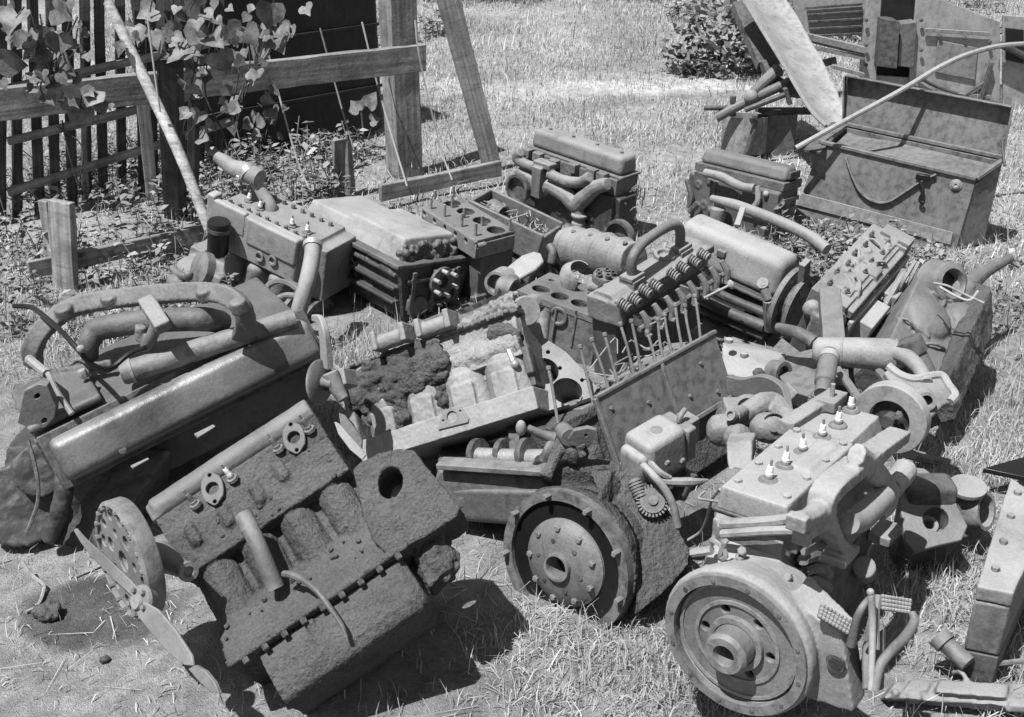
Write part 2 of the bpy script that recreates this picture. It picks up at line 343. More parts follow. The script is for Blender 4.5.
# sandy streak on the grass far back
# ------------------------------------------------------------------ grass and weeds
def island_mat(name, lo, hi, rough=.8, trans=0):
    m = bpy.data.materials.new(name); m.use_nodes = True; t = m.node_tree; N = t.nodes; K = t.links; b = N['Principled BSDF']
    b.inputs['Roughness'].default_value = rough; b.inputs['Specular IOR Level'].default_value = .2
    ge = N.new('ShaderNodeNewGeometry'); tc = N.new('ShaderNodeTexCoord'); n = N.new('ShaderNodeTexNoise'); n.inputs['Scale'].default_value = 1.3; n.inputs['Detail'].default_value = 5
    K.new(tc.outputs['Object'], n.inputs['Vector'])
    a = N.new('ShaderNodeMapRange'); a.inputs['To Min'].default_value = lo; a.inputs['To Max'].default_value = hi; K.new(ge.outputs['Random Per Island'], a.inputs[0])
    r = N.new('ShaderNodeMapRange'); r.inputs['From Min'].default_value = .35; r.inputs['From Max'].default_value = .65; r.inputs['To Min'].default_value = .62; r.inputs['To Max'].default_value = 1.15; K.new(n.outputs[0], r.inputs[0])
    x = N.new('ShaderNodeMath'); x.operation = 'MULTIPLY'; K.new(a.outputs[0], x.inputs[0]); K.new(r.outputs[0], x.inputs[1])
    c = N.new('ShaderNodeCombineColor'); [K.new(x.outputs[0], c.inputs[i]) for i in range(3)]; K.new(c.outputs[0], b.inputs['Base Color']); return m
M['grass'] = island_mat('dry_grass', .23, .44)
M['field'] = island_mat('field_grass', .28, .46)
M['weeds'] = island_mat('weeds', .09, .30, .55)
M['straws'] = island_mat('straw_stems', .26, .5)
RN = np.random.default_rng(5)
def blades(name, xy, length, width, lean, mat_, label, cat, z0=None):
    n = len(xy); a = RN.uniform(0, 2 * np.pi, n); l = length * RN.uniform(.5, 1.3, n); w = width * RN.uniform(.6, 1.3, n)
    th = np.abs(RN.normal(0, lean, n)).clip(0, 1.45); d = np.stack([np.cos(a), np.sin(a)], 1); sd = np.stack([-d[:, 1], d[:, 0]], 1)
    z = np.array([gz(x, y) for x, y in xy]) - .004 if z0 is None else z0
    V = np.zeros((n, 5, 3)); c1 = .5 * l * np.sin(th * .6); h1 = .5 * l * np.cos(th * .6); c2 = c1 + .5 * l * np.sin(th * 1.5); h2 = np.maximum(h1 + .5 * l * np.cos(th * 1.5), .002)
    for k, (s, c, h) in enumerate(((-.5, 0 * c1, 0 * h1), (.5, 0 * c1, 0 * h1), (.4, c1, h1), (-.4, c1, h1), (0, c2, h2))):
        V[:, k, :2] = xy + d * c[:, None] + sd * (s * w)[:, None]; V[:, k, 2] = z + h
    me = bpy.data.meshes.new(name); base = np.arange(n)[:, None] * 5
    me.vertices.add(n * 5); me.vertices.foreach_set('co', V.reshape(-1))
    li = np.concatenate([base + np.array([[0, 1, 2, 3]]), base + np.array([[3, 2, 4]])], 1).reshape(-1)
    me.loops.add(n * 7); me.loops.foreach_set('vertex_index', li.astype(np.int32))
    st = (np.arange(n)[:, None] * 7 + np.array([[0, 4]])).reshape(-1); me.polygons.add(n * 2); me.polygons.foreach_set('loop_start', st.astype(np.int32))
    me.update(calc_edges=True); me.validate(); me.materials.append(mat_)
    o = bpy.data.objects.new(name, me); COL.objects.link(o); return tag(o, label, cat, kind='stuff')
def vnoise(x, y, s, seed=0):
    r = np.random.default_rng(seed); T = r.uniform(0, 1, (64, 64)); X = x / s; Y = y / s; xi = np.floor(X).astype(int); yi = np.floor(Y).astype(int); fx = X - xi; fy = Y - yi
    fx = fx * fx * (3 - 2 * fx); fy = fy * fy * (3 - 2 * fy); g = lambda i, j: T[i % 64, j % 64]
    return (g(xi, yi) * (1 - fx) + g(xi + 1, yi) * fx) * (1 - fy) + (g(xi, yi + 1) * (1 - fx) + g(xi + 1, yi + 1) * fx) * fy
def scatter(x0, x1, y0, y1, n, f):
    x = RN.uniform(x0, x1, n); y = RN.uniform(y0, y1, n); k = RN.uniform(0, 1, n) < f(x, y); return np.stack([x[k], y[k]], 1)
def blob(x, y, cx, cy, rx, ry): return np.clip(1.6 - 1.6 * np.sqrt(((x - cx) / rx) ** 2 + ((y - cy) / ry) ** 2), 0, 1)
def near(x, y):
    d = np.maximum.reduce([blob(x, y, .22, 2.72, .42, .36), blob(x, y, .42, 2.5, .5, .3), blob(x, y, 1.55, 3.1, .5, .9), blob(x, y, 2.1, 3.9, .6, 1.2), blob(x, y, 1.05, 4.2, .35, .6), blob(x, y, -.55, 4.2, .4, .5), blob(x, y, -2.1, 5.2, .9, .8), blob(x, y, 2.1, 5.6, .9, .9), .09 + 0 * x])
    return d * (.35 + .65 * (vnoise(x, y, .12, 3) > .42))
q = scatter(-3, 3.2, 2.1, 6.3, 190000, near); print('near', len(q))
blades('dry_grass', q, .060, .0034, 1.15, M['grass'], 'short dry grass around the engines', 'grass')
def far(x, y):
    path = np.exp(-((y - (10.2 - .25 * (x - .3))) / .28) ** 2) * np.clip(1.6 - np.abs(x - .6) / 1.3, 0, 1)
    d = np.clip((y - 5.4) / 1.2, 0, 1) * (.12 + .88 * vnoise(x, y, .45, 1) * (.4 + .6 * vnoise(x, y, .13, 8)) * 1.3) * (1 - .93 * path)
    return d * np.where((x < -.9) & (y > 6) & (y < 9.5), .35, 1)
q = scatter(-5.5, 7, 5.4, 15.5, 260000, far); print('far', len(q))
blades('field_grass', q, .075, .0060, 1.4, M['field'], 'pale dry grass of the field behind the engines', 'grass')
def tall(x, y): return np.clip(vnoise(x, y, .7, 9) * 1.8 - 1.0, 0, 1) * np.clip((y - 9.5) / 3, .15, 1)
q = scatter(-4, 7, 7.6, 17, 26000, tall)
blades('tall_grass', q, .20, .009, .8, M['field'], 'taller tufts of grass at the far end of the field', 'grass')
q = scatter(-12, 14, 15, 40, 50000, lambda x, y: .3 + .7 * vnoise(x, y, 1.2, 4))
blades('distant_grass', q, .22, .022, .6, M['field'], 'grass continuing into the distance', 'grass')
q = RN.normal((-.62, 4.72), (.16, .13), (700, 2)); blades('grass_tuft', q, .15, .0038, .95, M['grass'], 'longer grass tuft in the gap between the engines at centre left', 'grass')
q = np.concatenate([RN.normal((.95, 4.3), (.16, .2), (700, 2)), RN.normal((1.5, 2.75), (.22, .2), (900, 2)), RN.normal((.5, 2.62), (.18, .07), (500, 2)), RN.normal((1.62, 3.5), (.1, .12), (300, 2))]); blades('long_grass', q, .11, .0034, 1.0, M['grass'], 'longer bent grass growing up between the engines', 'grass')
q = scatter(-.6, 3.0, 2.2, 6.2, 16000, near); blades('matted_straw', q, .13, .0030, 1.6, M['straws'], 'long dry straw lying matted among the short grass', 'straw')
q = scatter(-4.5, 6, 5.6, 14, 16000, lambda x, y: np.clip(vnoise(x, y, .4, 21) * 2 - .7, 0, 1)); blades('field_straw', q, .17, .0055, 1.6, M['field'], 'flattened dry stems lying across the field', 'straw')
# loose straws lying on the bare dirt
def lit(x, y): return .25 + .75 * blob(x, y, -.1, 2.75, .6, .5)
q = scatter(-1.6, 2.3, 2.2, 4.2, 900, lit)
blades('loose_straw', q, .13, .0028, .0, M['straws'], 'loose straws scattered on the bare dirt', 'straw')
me = bpy.data.objects['loose_straw'].data
n = len(me.vertices); co = np.zeros(n * 3); me.vertices.foreach_get('co', co); co = co.reshape(-1, 5, 3)
for i in range(len(co)):                       # lay them flat
    h = co[i, :, 2] - co[i, 0, 2]; a = RN.uniform(0, 6.28); co[i, :, 0] += h * math.cos(a); co[i, :, 1] += h * math.sin(a); co[i, :, 2] = co[i, 0, 2] + .012 + h * .06
me.vertices.foreach_set('co', co.reshape(-1)); me.update()
def leafy(name, spots, h, leaf, per, mat_, label, cat, kind='stuff', spread=.12):
    g = G()
    for (x, y, s) in spots:
        z = gz(x, y) if s < 9 else 0
        tip = Vector((x + rnd(-.08, .08) * s, y + rnd(-.08, .08) * s, z + h * s * rnd(.6, 1.2)))
        g.tube([(x, y, z), (x + rnd(-.02, .02), y + rnd(-.02, .02), z + h * s * .5), tip], .003 * s, 4, 1)
        for k in range(per):
            f = rnd(.15, 1); c = Vector((x, y, z)).lerp(tip, f); a = rnd(0, 6.28); l = leaf * s * rnd(.6, 1.3); d = Vector((math.cos(a), math.sin(a), rnd(-.35, .75))).normalized()
            sd = d.cross(Vector((rnd(-.4, .4), rnd(-.4, .4), 1))).normalized() * l * .3; o = c + d * l * .25
            g.add([o, o + d * l * .45 + sd, o + d * l + Vector((0, 0, -l * .15)), o + d * l * .45 - sd], [(0, 1, 2, 3)])
    return tag(mesh(name, g, mat_, bev=0), label, cat, kind=kind)
sp = [(*p, rnd(.5, 1.1)) for p in scatter(-3.4, -1.3, 4.9, 6.9, 900, lambda x, y: .5 * vnoise(x, y, .25, 2) + .1)]
sp += [(*p, rnd(.5, 1.2)) for p in scatter(-3.2, -1.0, 6.9, 8.3, 900, lambda x, y: .25 + .5 * vnoise(x, y, .3, 6))]
leafy('fence_weeds', sp, .22, .055, 9, M['weeds'], 'tangled low weeds growing along the timber fence', 'weeds')
sp = [(*p, rnd(.5, 1.1)) for p in scatter(1.45, 2.6, 5.3, 6.35, 420, lambda x, y: blob(x, y, 1.85, 5.9, .65, .5))]
sp += [(*p, rnd(.5, 1.0)) for p in scatter(2.2, 3.4, 4.4, 5.9, 260, lambda x, y: .3 + 0 * x)]
sp2 = [(*p, rnd(.5, 1.3)) for p in scatter(-3, 6, 10.5, 15.5, 5000, lambda x, y: np.clip(vnoise(x, y, .9, 12) * 3 - 1.9, 0, 1) * np.clip((y - 10) / 3, .1, 1))]
leafy('field_weeds', sp2, .22, .08, 8, M['weeds'], 'clumps of darker weeds at the far end of the field', 'weeds')
leafy('box_weeds', sp, .17, .05, 9, M['weeds'], 'low leafy weeds in front of the open steel box', 'weeds')
# ================================================================== FENCE AND LEFT SIDE
def board(name, p0, p1, w, h, m, label=None, cat=None, up=(0, 0, 1), group=None, parent=None, bow=.0, taper=1.0, bev=.004, rough=.003):
    """timber whose own X runs from p0 to p1; w across, h along 'up'"""
    p0, p1 = Vector(p0), Vector(p1); L = (p1 - p0).length
    X = (p1 - p0).normalized(); u = Vector(up); Y = u.cross(X).normalized(); Z = X.cross(Y)
    n = max(4, int(L / .12)); g = G(); vs = []
    for i in range(n + 1):
        f = i / n; s_ = 1 + (taper - 1) * f
        for (a, c) in ((-.5, -.5), (.5, -.5), (.5, .5), (-.5, .5)):
            vs.append((L * f, a * w * s_ + rnd(-rough, rough), c * h * s_ + rnd(-rough, rough) + bow * 4 * f * (1 - f)))
    fs = [(3, 2, 1, 0), tuple(n * 4 + k for k in range(4))]
    for i in range(n):
        for k in range(4): fs.append((i * 4 + k, i * 4 + (k + 1) % 4, i * 4 + 4 + (k + 1) % 4, i * 4 + 4 + k))
    g.add(vs, fs); o = mesh(name, g, m, parent, bev=bev)
    o.matrix_world = Matrix.Translation(p0) @ Matrix((X, Y, Z)).transposed().to_4x4()
    return tag(o, label, cat, group)
# thick beam on the square post
bR = PY(424, 57.5, 7.42); bL = PY(27, 101, 6.0); d = bL - bR
board('fence_beam', bR, bR + d * 1.35, .06, .165, M['wood'], 'thick weathered timber beam nailed across the square fence post', 'beam')
pb = P(404, 176)
post = board('fence_post', pb + Vector((.0, .06, -.1)), pb + Vector((.0, .06, 1.62)), .19, .17, M['wood'], 'square weathered timber post carrying the right end of the beam', 'post', up=(.55, -.83, 0))
pb = P(346, 196)
board('fence_stub', pb + Vector((0, 0, -.1)), pb + Vector((-.01, .02, .36)), .06, .12, M['wood'], 'short sawn-off plank stub standing upright below the beam', 'stub', up=(.93, -.37, 0))
pb = P(64, 288)
board('fence_stub', pb + Vector((0, 0, -.1)), PY(61, 201, pb.y + .02), .05, .13, M['wood'], 'wide grey plank stub standing in weeds at the left edge', 'stub', up=(.95, -.3, 0))
pb = P(52, 270)
board('fence_stub', pb + Vector((0, 0, -.1)), PY(45, 200, pb.y + .02), .05, .05, M['wood'], 'thin pale stub just behind the wide grey plank stub', 'stub', up=(.95, -.3, 0))
board('fence_rail', P(380, 193, .1), P(500, 168, .1), .04, .10, M['wood'], 'low grey board lying behind the studded block, right of the stub', 'board')
board('fence_rail', P(28, 270, .12), P(212, 231, .12), .035, .09, M['wood'], 'low grey board running through weeds to the left stubs', 'board')
board('leaning_plank', P(492, 166, .02), PY(441, -30, 7.35), .03, .13, M['palewood'], 'pale bare plank leaning at a slant in the sunny grass', 'plank', up=(1, .1, .25), taper=1.15)
board('upright_stake', P(152, 200, .0), PY(143, 98, 6.75), .03, .07, M['palewood'], 'narrow pale stake standing upright behind the sapling pole', 'stake', up=(1, 0, 0))
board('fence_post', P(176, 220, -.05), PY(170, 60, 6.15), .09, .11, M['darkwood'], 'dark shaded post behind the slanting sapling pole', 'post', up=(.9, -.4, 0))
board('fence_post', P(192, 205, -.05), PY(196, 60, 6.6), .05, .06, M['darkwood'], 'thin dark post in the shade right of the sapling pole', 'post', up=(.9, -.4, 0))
g = G(); g.tube([PY(210, 232, 5.75), PY(180, 155, 5.85), PY(146, 82, 5.98), PY(108, 2, 6.1)], [.026, .03, .03, .026], 10)
tag(mesh('sapling_pole', g, M['palewood'], bev=0), 'long pale sapling pole slanting against the fence beam', 'pole')
# picket fence behind
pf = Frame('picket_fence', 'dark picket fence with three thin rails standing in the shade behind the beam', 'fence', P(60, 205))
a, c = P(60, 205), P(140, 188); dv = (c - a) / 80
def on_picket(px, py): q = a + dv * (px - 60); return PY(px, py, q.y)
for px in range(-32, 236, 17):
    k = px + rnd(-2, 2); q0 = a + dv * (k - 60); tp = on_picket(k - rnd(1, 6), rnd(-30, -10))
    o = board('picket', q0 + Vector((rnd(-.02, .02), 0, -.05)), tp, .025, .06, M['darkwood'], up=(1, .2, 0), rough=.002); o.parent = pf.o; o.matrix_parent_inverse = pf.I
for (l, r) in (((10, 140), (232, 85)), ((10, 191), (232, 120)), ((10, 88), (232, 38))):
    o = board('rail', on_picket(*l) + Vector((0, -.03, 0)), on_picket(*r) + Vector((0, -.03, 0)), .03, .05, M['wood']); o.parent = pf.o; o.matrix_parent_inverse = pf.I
# dark tank behind the beam
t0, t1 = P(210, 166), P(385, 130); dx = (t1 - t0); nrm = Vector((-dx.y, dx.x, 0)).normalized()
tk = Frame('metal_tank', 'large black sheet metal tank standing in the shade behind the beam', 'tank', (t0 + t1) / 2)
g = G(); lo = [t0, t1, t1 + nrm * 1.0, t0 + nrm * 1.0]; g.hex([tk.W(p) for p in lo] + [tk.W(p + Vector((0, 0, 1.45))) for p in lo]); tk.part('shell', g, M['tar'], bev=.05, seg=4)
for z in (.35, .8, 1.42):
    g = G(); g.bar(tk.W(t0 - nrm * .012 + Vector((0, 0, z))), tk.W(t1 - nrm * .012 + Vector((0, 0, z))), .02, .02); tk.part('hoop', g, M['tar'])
# hanging twine
STR = [((267, 48, 7.0), (283, 110, 6.9), (299, 165, 6.75), (314, 198, 6.6)), ((320, 28, 7.25), (334, 80, 7.2), (345, 120, 7.1), (354, 150, 7.05)), ((362, 22, 7.4), (375, 75, 7.3), (390, 130, 7.1), (407, 186, 6.9)), ((148, 20, 5.85), (153, 60, 5.85), (160, 112, 5.85)), ((415, 20, 7.3), (420, 60, 7.25), (440, 145, 7.2), (452, 180, 7.1))]
LB = ['pale twine hanging left, in front of the dark tank', 'pale twine slanting down past the plank stub', 'pale twine hanging just left of the square post', 'short bright twine hanging beside the sapling pole', 'thin twine hanging right of the square post']
for s_, l in zip(STR, LB):
    g = G(); g.tube([PY(*p) for p in s_], .0055, 5); tag(mesh('twine', g, M['straw'], bev=0), l, 'twine', 'twine hanging from the fence')
# vines with heart-shaped leaves
def heart(g, c, n, up, s, fold=.25):
    n = Vector(n).normalized(); u = Vector(up); u = (u - n * u.dot(n)).normalized(); x = u.cross(n)
    k1, k2, k3 = rnd(.85, 1.2), rnd(.85, 1.15), rnd(-.12, .12)
    sh = [(0 , -1.0), (.34 * k1, -.55 + k3), (.74 * k1, -.22), (.80 * k2, .22), (.60 * k2, .50), (.26, .52 + k3), (0, .34)]
    pts = [c + u * (y * s) + x * (xx * s) + n * (abs(xx) * s * fold * (1 - .5 * y)) for xx, y in sh]
    pts2 = [c + u * (y * s) - x * (xx * s) + n * (abs(xx) * s * fold * (1 - .3 * y)) for xx, y in sh]
    mid = [c + u * (y * s) for y in (-.6, -.15, .25)]
    t = -n * .004; vs = pts + pts2[1:-1] + mid; N0 = len(vs)
    R_ = [0, 1, 2, 3, 4, 5, 6]; Lf = [0, 7, 8, 9, 10, 11, 6]; m0 = 12
    fs = [(R_[0], R_[1], m0), (m0, R_[1], R_[2], m0 + 1), (m0 + 1, R_[2], R_[3], m0 + 2), (m0 + 2, R_[3], R_[4]), (m0 + 2, R_[4], R_[5]), (m0 + 2, R_[5], R_[6])]
    fs += [(Lf[0], m0, Lf[1]), (m0, m0 + 1, Lf[2], Lf[1]), (m0 + 1, m0 + 2, Lf[3], Lf[2]), (m0 + 2, Lf[4], Lf[3]), (m0 + 2, Lf[5], Lf[4]), (m0 + 2, Lf[6], Lf[5])]
    g.add(vs, fs)
def vine(leaves, stems, Y, label):
    f = Frame('vine', label, 'vine', PY(leaves[0][0], leaves[0][1], Y)); g = G()
    more = [(px + rnd(-26, 26), py + rnd(-22, 26), rnd(6, 15)) for px, py, s in leaves for _ in range(3)]
    for (px, py, s) in leaves + more:
        c = f.W(PY(px, py, Y + rnd(-.12, .10))); s = min(s, 27); heart(g, c, (rnd(-.9, .5), -1, rnd(-.3, 1.2)), (rnd(-1.0, 1.0), rnd(-.2, .4), rnd(.35, 1)), s / 1150 * Y * .74, rnd(.15, .75))
    f.part('leaves', g, M['leaf'], bev=0, ang=60)
    g = G()
    for st in stems + [tuple((px + rnd(-14, 14), py + rnd(-6, 6)) for px, py in st) for st in stems] + [((px, py), (px + rnd(-12, 12), py - rnd(8, 22))) for px, py, s in leaves]: g.tube([f.W(PY(px, py, Y + .04)) for px, py in st], .004, 6)
    f.part('stem', g, M['darkwood'], bev=0)
vine([(41, 51, 36), (66, 62, 26), (53, 84, 15), (49, 98, 15), (80, 109, 32), (94, 95, 20), (36, 75, 18), (58, 40, 22), (30, 40, 26), (75, 45, 14), (8, 60, 26), (15, 20, 30), (60, 12, 24)], [((30, 10), (45, 60), (55, 90), (85, 110)), ((70, 20), (60, 60), (50, 95)), ((62, 120), (68, 150), (78, 185))], 5.75, 'vine with large heart-shaped leaves at the top left corner')
vine([(182, 51, 30), (221, 59, 26), (195, 33, 20), (215, 40, 22), (145, 34, 22), (160, 38, 20), (185, 84, 11), (199, 115, 15), (172, 30, 20), (205, 75, 12), (190, 10, 24), (150, 12, 20)], [((185, 10), (190, 50), (200, 80), (198, 118), (175, 150)), ((215, 20), (205, 90), (222, 130), (230, 160)), ((125, 55), (145, 50), (170, 48))], 6.0, 'vine draped over the middle of the fence beam')
vine([(265, 51, 36), (279, 37, 28), (249, 33, 22), (255, 75, 18), (240, 98, 15), (235, 126, 16), (268, 112, 10), (262, 122, 12), (226, 108, 11), (290, 30, 20), (230, 30, 20), (270, 10, 26)], [((270, 10), (262, 50), (245, 95), (235, 130)), ((240, 20), (250, 60), (240, 100), (215, 118)), ((262, 125), (270, 112))], 6.35, 'pale-leaved vine near the dark tank, right of the other vines')
sd = Frame('seedling', 'young three-leaved plant standing in front of the dark tank', 'plant', P(364, 147)); g = G(); z0 = sd.W(P(364, 147))
g.tube([(0, 0, -.02), (0, 0, .15), (-.01, 0, .3)], .007, 6); sd.part('stem', g, M['leaf'], bev=0); g = G()
for (px, py, up, s) in ((370, 103, (.5, 0, 1), 16), (357, 108, (-.7, 0, .8), 13), (374, 120, (1, 0, .2), 10)): heart(g, sd.W(PY(px, py, P(364, 147).y)), (-.2, -1, .4), tuple(-q for q in up), s / 1150 * 8.3 * .8, .35)
sd.part('leaves', g, M['leaf'], bev=0, ang=60)
# bush at the far right of the field
bs = Frame('bush', 'leafy bush at the far end of the field left of the fender', 'bush', P(722, 72)); g = G()
for k in range(1100):
    a = rnd(0, 6.28); rr = rnd(0, 1) ** .5; c = Vector((math.cos(a) * rr * .55, math.sin(a) * rr * .4, rnd(.02, .75) * (1.1 - .7 * rr * rr) * (.7 + .3 * math.sin(a * 3))))
    l = rnd(.05, .11); d = Vector((rnd(-1, 1), rnd(-1, 1), rnd(-.3, .9))).normalized(); s_ = d.cross(Vector((rnd(-1, 1), rnd(-1, 1), 1))).normalized() * l * .38
    g.add([c, c + d * l * .5 + s_, c + d * l, c + d * l * .5 - s_], [(0, 1, 2, 3)])
bs.part('foliage', g, M['weeds'], bev=0); g = G()
for k in range(9):
    a = rnd(0, 6.28); g.tube([(0, 0, 0), (math.cos(a) * .12, math.sin(a) * .1, .2), (math.cos(a) * .3, math.sin(a) * .25, rnd(.3, .6))], .009, 5)
bs.part('stem', g, M['darkwood'], bev=0)
# ================================================================== STEEL BOX WITH ITS LID UP
zt = .5
A0, A1 = P(790, 226), P(956, 250); B0, B1 = P(821, 143, zt), P(976, 180, zt); C0, C1 = P(845, 127, zt), P(1003, 161, zt)
D0 = Vector((C0.x - .03, C0.y + .02, 0)); D1 = Vector((C1.x - .0, C1.y + .05, 0))
bx = Frame('steel_box', 'big painted steel box with its lid standing open at the right', 'steel box', (A0 + A1 + D0 + D1) / 4)
w = bx.W
def slab(p, n, t=.012):             # four world corners, thickness along n
    n = Vector(n).normalized() * t; p = [Vector(q) for q in p]; return G().hex([bx.W(q) for q in p] + [bx.W(q + n) for q in p])
fn = (A1 - A0).cross(B0 - A0).normalized()
if fn.y > 0: fn = -fn
_r1 = ray(976, 180); _o = Vector((0, 0, CH)); B1 = _o + _r1 * ((A0 - _o).dot(fn) / _r1.dot(fn)); fx = (B1 - B0).normalized()
bx.part('front_panel', slab([A0, A1, B1, B0], -fn), M['boxp'])
sn = (D1 - A1).cross(B1 - A1).normalized(); sn = sn if sn.x > 0 else -sn
bx.part('side_panel', slab([A1 + fn * -.013, D1, C1, B1 - fn * .013], -sn), M['boxp'])
bx.part('side_panel', slab([A0 - fn * .013, D0, C0, B0 - fn * .013], sn), M['boxp'])
bx.part('back_panel', slab([D0 + sn * .014, D1 - sn * .014, C1 - sn * .014, C0 + sn * .014], fn), M['boxp'])
g = G(); 
for p, q in ((B0, B1), (B1, C1), (B0, C0)): g.bar(w(p + Vector((0, 0, .008))), w(q + Vector((0, 0, .008))), .035, .02)
bx.part('rim', g, M['boxp'])
# inner slope panel seen under the lid
I0, I1 = B0.lerp(C0, .1) + Vector((.03, 0, -.06)), B1.lerp(C1, .1) + Vector((-.03, 0, -.06))
J0, J1 = C0 + Vector((.02, -.02, -.02)), C1 + Vector((-.03, -.02, -.02))
bx.part('inner_shelf', slab([I0, I1, J1, J0], (0, 0, -1)), M['sheet'])
# lid
yl = .10
E0 = PY(847, 76, C0.y + yl); E1 = PY(1012, 107, C1.y + yl)
lid = bx.part('lid', slab([C0 + Vector((0, .02, -.05)), C1 + Vector((0, .02, -.05)), E1, E0], -fn), M['sheet'])
g = G(); dp = fn * .085
g.hex([w(q) for q in (E0, E1, E1 + dp, E0 + dp)] + [w(q + Vector((0, 0, .01))) for q in (E0, E1, E1 + dp, E0 + dp)])
ex = (E1 - E0).normalized() * .01
for p, q, s_ in ((C0, E0, -1), (C1, E1, 1)):
    p = p + Vector((0, .02, .01)); k = [p, q, q + dp, p + dp * .4]; g.hex([w(a_) for a_ in k] + [w(a_ + ex * s_) for a_ in k])
g.bar(w(C0 + Vector((0, 0, .02))), w(C1 + Vector((0, 0, .02))), .022, .022)
bx.part('flange', g, M['boxp'], lid)
# fittings on the front panel
def onbox(px, py, off=.0):
    r = ray(px, py); o = Vector((0, 0, CH)); k = (A0 + fn * off - o).dot(fn) / r.dot(fn); return w(o + r * k)
g = G(); pth = [(846, 157), (852, 175), (861, 192), (874, 201), (888, 201.5), (904, 192), (921, 181), (936, 174)]
g.tube([onbox(*p, .016) for p in pth], .018, 4, 4, flat=.35, up=-fn)
bx.part('lid_stay', g, M['fly'], bev=0)
g = G(); g.tube([onbox(918, 178, .02), onbox(923, 190, .03), onbox(920, 200, .03), onbox(924, 203, .03)], .011, 6); g.bar(onbox(916, 176, .02), onbox(930, 178, .02), .03, .03)
bx.part('latch', g, M['black'])
for px, py in ((820, 153), (956, 185)):
    g = G(); g.lathe([(.03, 0), (.034, .006), (.022, .012), (.02, .018), (.01, .02), (.0, .012)], onbox(px, py, 0), fn, 16); bx.part('knob', g, M['light'], bev=0)
g = G(); k = [onbox(802, 193, .006), onbox(953, 232, .006), onbox(951, 245, .006), onbox(797, 205, .006)]; g.hex(k + [q + fn * .008 for q in k])
bx.part('bottom_strip', g, M['light'])
g = G(); g.bar(w(P(812, 152, .47)), w(P(826, 138, .5)), .1, .02); g.bar(w(C0 + Vector((-.06, 0, .02))), w(B0 + Vector((-.05, .05, -.06))), .05, .02); bx.part('corner_tab', g, M['dark'])
g = G(); g.tube([w(C1 + Vector((-.03, -.1, .0))), w(C1 + Vector((-.02, 0, .1))), w(C1.lerp(E1, .45) + fn * .03)], .008, 6); bx.part('lid_hook', g, M['dark'])
# long rod over the box
g = G(); g.tube([PY(796, 148, 6.42), PY(845, 121, 6.45), PY(900, 91, 6.5), PY(940, 67, 6.6), PY(972, 53, 6.7), PY(1008, 45, 6.85), PY(1060, 43, 7.0)], .015, 8)
tag(mesh('long_rod', g, M['pale'], bev=0), 'long thin pale rod bending across the open lid of the steel box', 'rod')
# ================================================================== CAR WRECKAGE BEHIND
fd = Frame('fender', 'pale curved car fender standing on end left of the steel box', 'fender', P(835, 150))
def strip(Lp, Rp, t, dvec=(0, -1, .3)):
    L_, R_ = [Vector(p) for p in Lp], [Vector(p) for p in Rp]; n = len(L_); g = G(); vs = []
    for i in range(n):
        T = (L_[min(i + 1, n - 1)] - L_[max(i - 1, 0)]).normalized(); S = (R_[i] - L_[i]).normalized(); nn = S.cross(T).normalized()
        for j in range(5):
            f = j / 4; vs.append(fd.W(L_[i].lerp(R_[i], f) + nn * (4 * f * (1 - f) * .05)))
        for j in range(5): vs.append(vs[-5] - fd.I.to_3x3() @ (nn * t))
    fs = []
    for i in range(n - 1):
        o = i * 10; q = o + 10
        for j in range(4): fs += [(o + j, o + j + 1, q + j + 1, q + j), (o + 5 + j, q + 5 + j, q + 6 + j, o + 6 + j)]
        fs += [(o, q, q + 5, o + 5), (o + 4, o + 9, q + 9, q + 4)]
    fs += [(0, 5, 6, 1), (1, 6, 7, 2), (2, 7, 8, 3), (3, 8, 9, 4)]; o = (n - 1) * 10; fs += [(o + j, o + j + 1, o + j + 6, o + j + 5) for j in range(4)]
    return g.add(vs, fs)
Lp = [PY(735, -12, 8.5), PY(752, 14, 8.3), PY(768, 40, 8.1), PY(784, 66, 7.85), PY(799, 92, 7.6), PY(812, 112, 7.4), PY(826, 126, 7.25)]
Rp = [PY(776, -12, 8.75), PY(794, 14, 8.55), PY(806, 36, 8.35), PY(820, 60, 8.1), PY(832, 84, 7.85), PY(840, 104, 7.65), PY(847, 124, 7.45)]
sh = fd.part('skin', strip(Lp, Rp, .008), M['body'], bev=0, ang=70)
g = G(); g.tube([fd.W(p) for p in Lp], .012, 6); fd.part('rolled_edge', g, M['light'], sh, bev=0)
g = G(); g.tube([fd.W(p) for p in Rp], .012, 6); fd.part('rolled_edge', g, M['body'], sh, bev=0)
ax = Frame('axle_parts', 'dark tangle of axle arms and rods left of the fender', 'axle', P(770, 130))
g = G(); g.bar(ax.W(PY(738, 5, 8.9)), ax.W(PY(768, 66, 8.3)), .10, .07, w1=.16); g.tube([ax.W(PY(765, 62, 8.3)), ax.W(PY(775, 82, 8.2)), ax.W(PY(800, 92, 8.0))], .05, 8); ax.part('frame_arm', g, M['dark'])
g = G(); g.tube([ax.W(PY(716, 118, 8.0)), ax.W(PY(740, 105, 8.0)), ax.W(PY(798, 78, 8.1))], .035, 10); g.tube([ax.W(PY(778, 70, 8.2)), ax.W(PY(762, 84, 8.1)), ax.W(PY(750, 96, 8.0))], [.05, .04, .03], 10); ax.part('radius_rod', g, M['iron'])
g = G(); g.ball(ax.W(PY(751, 97, 7.95)), .05); ax.part('ball_joint', g, M['light'], bev=0)
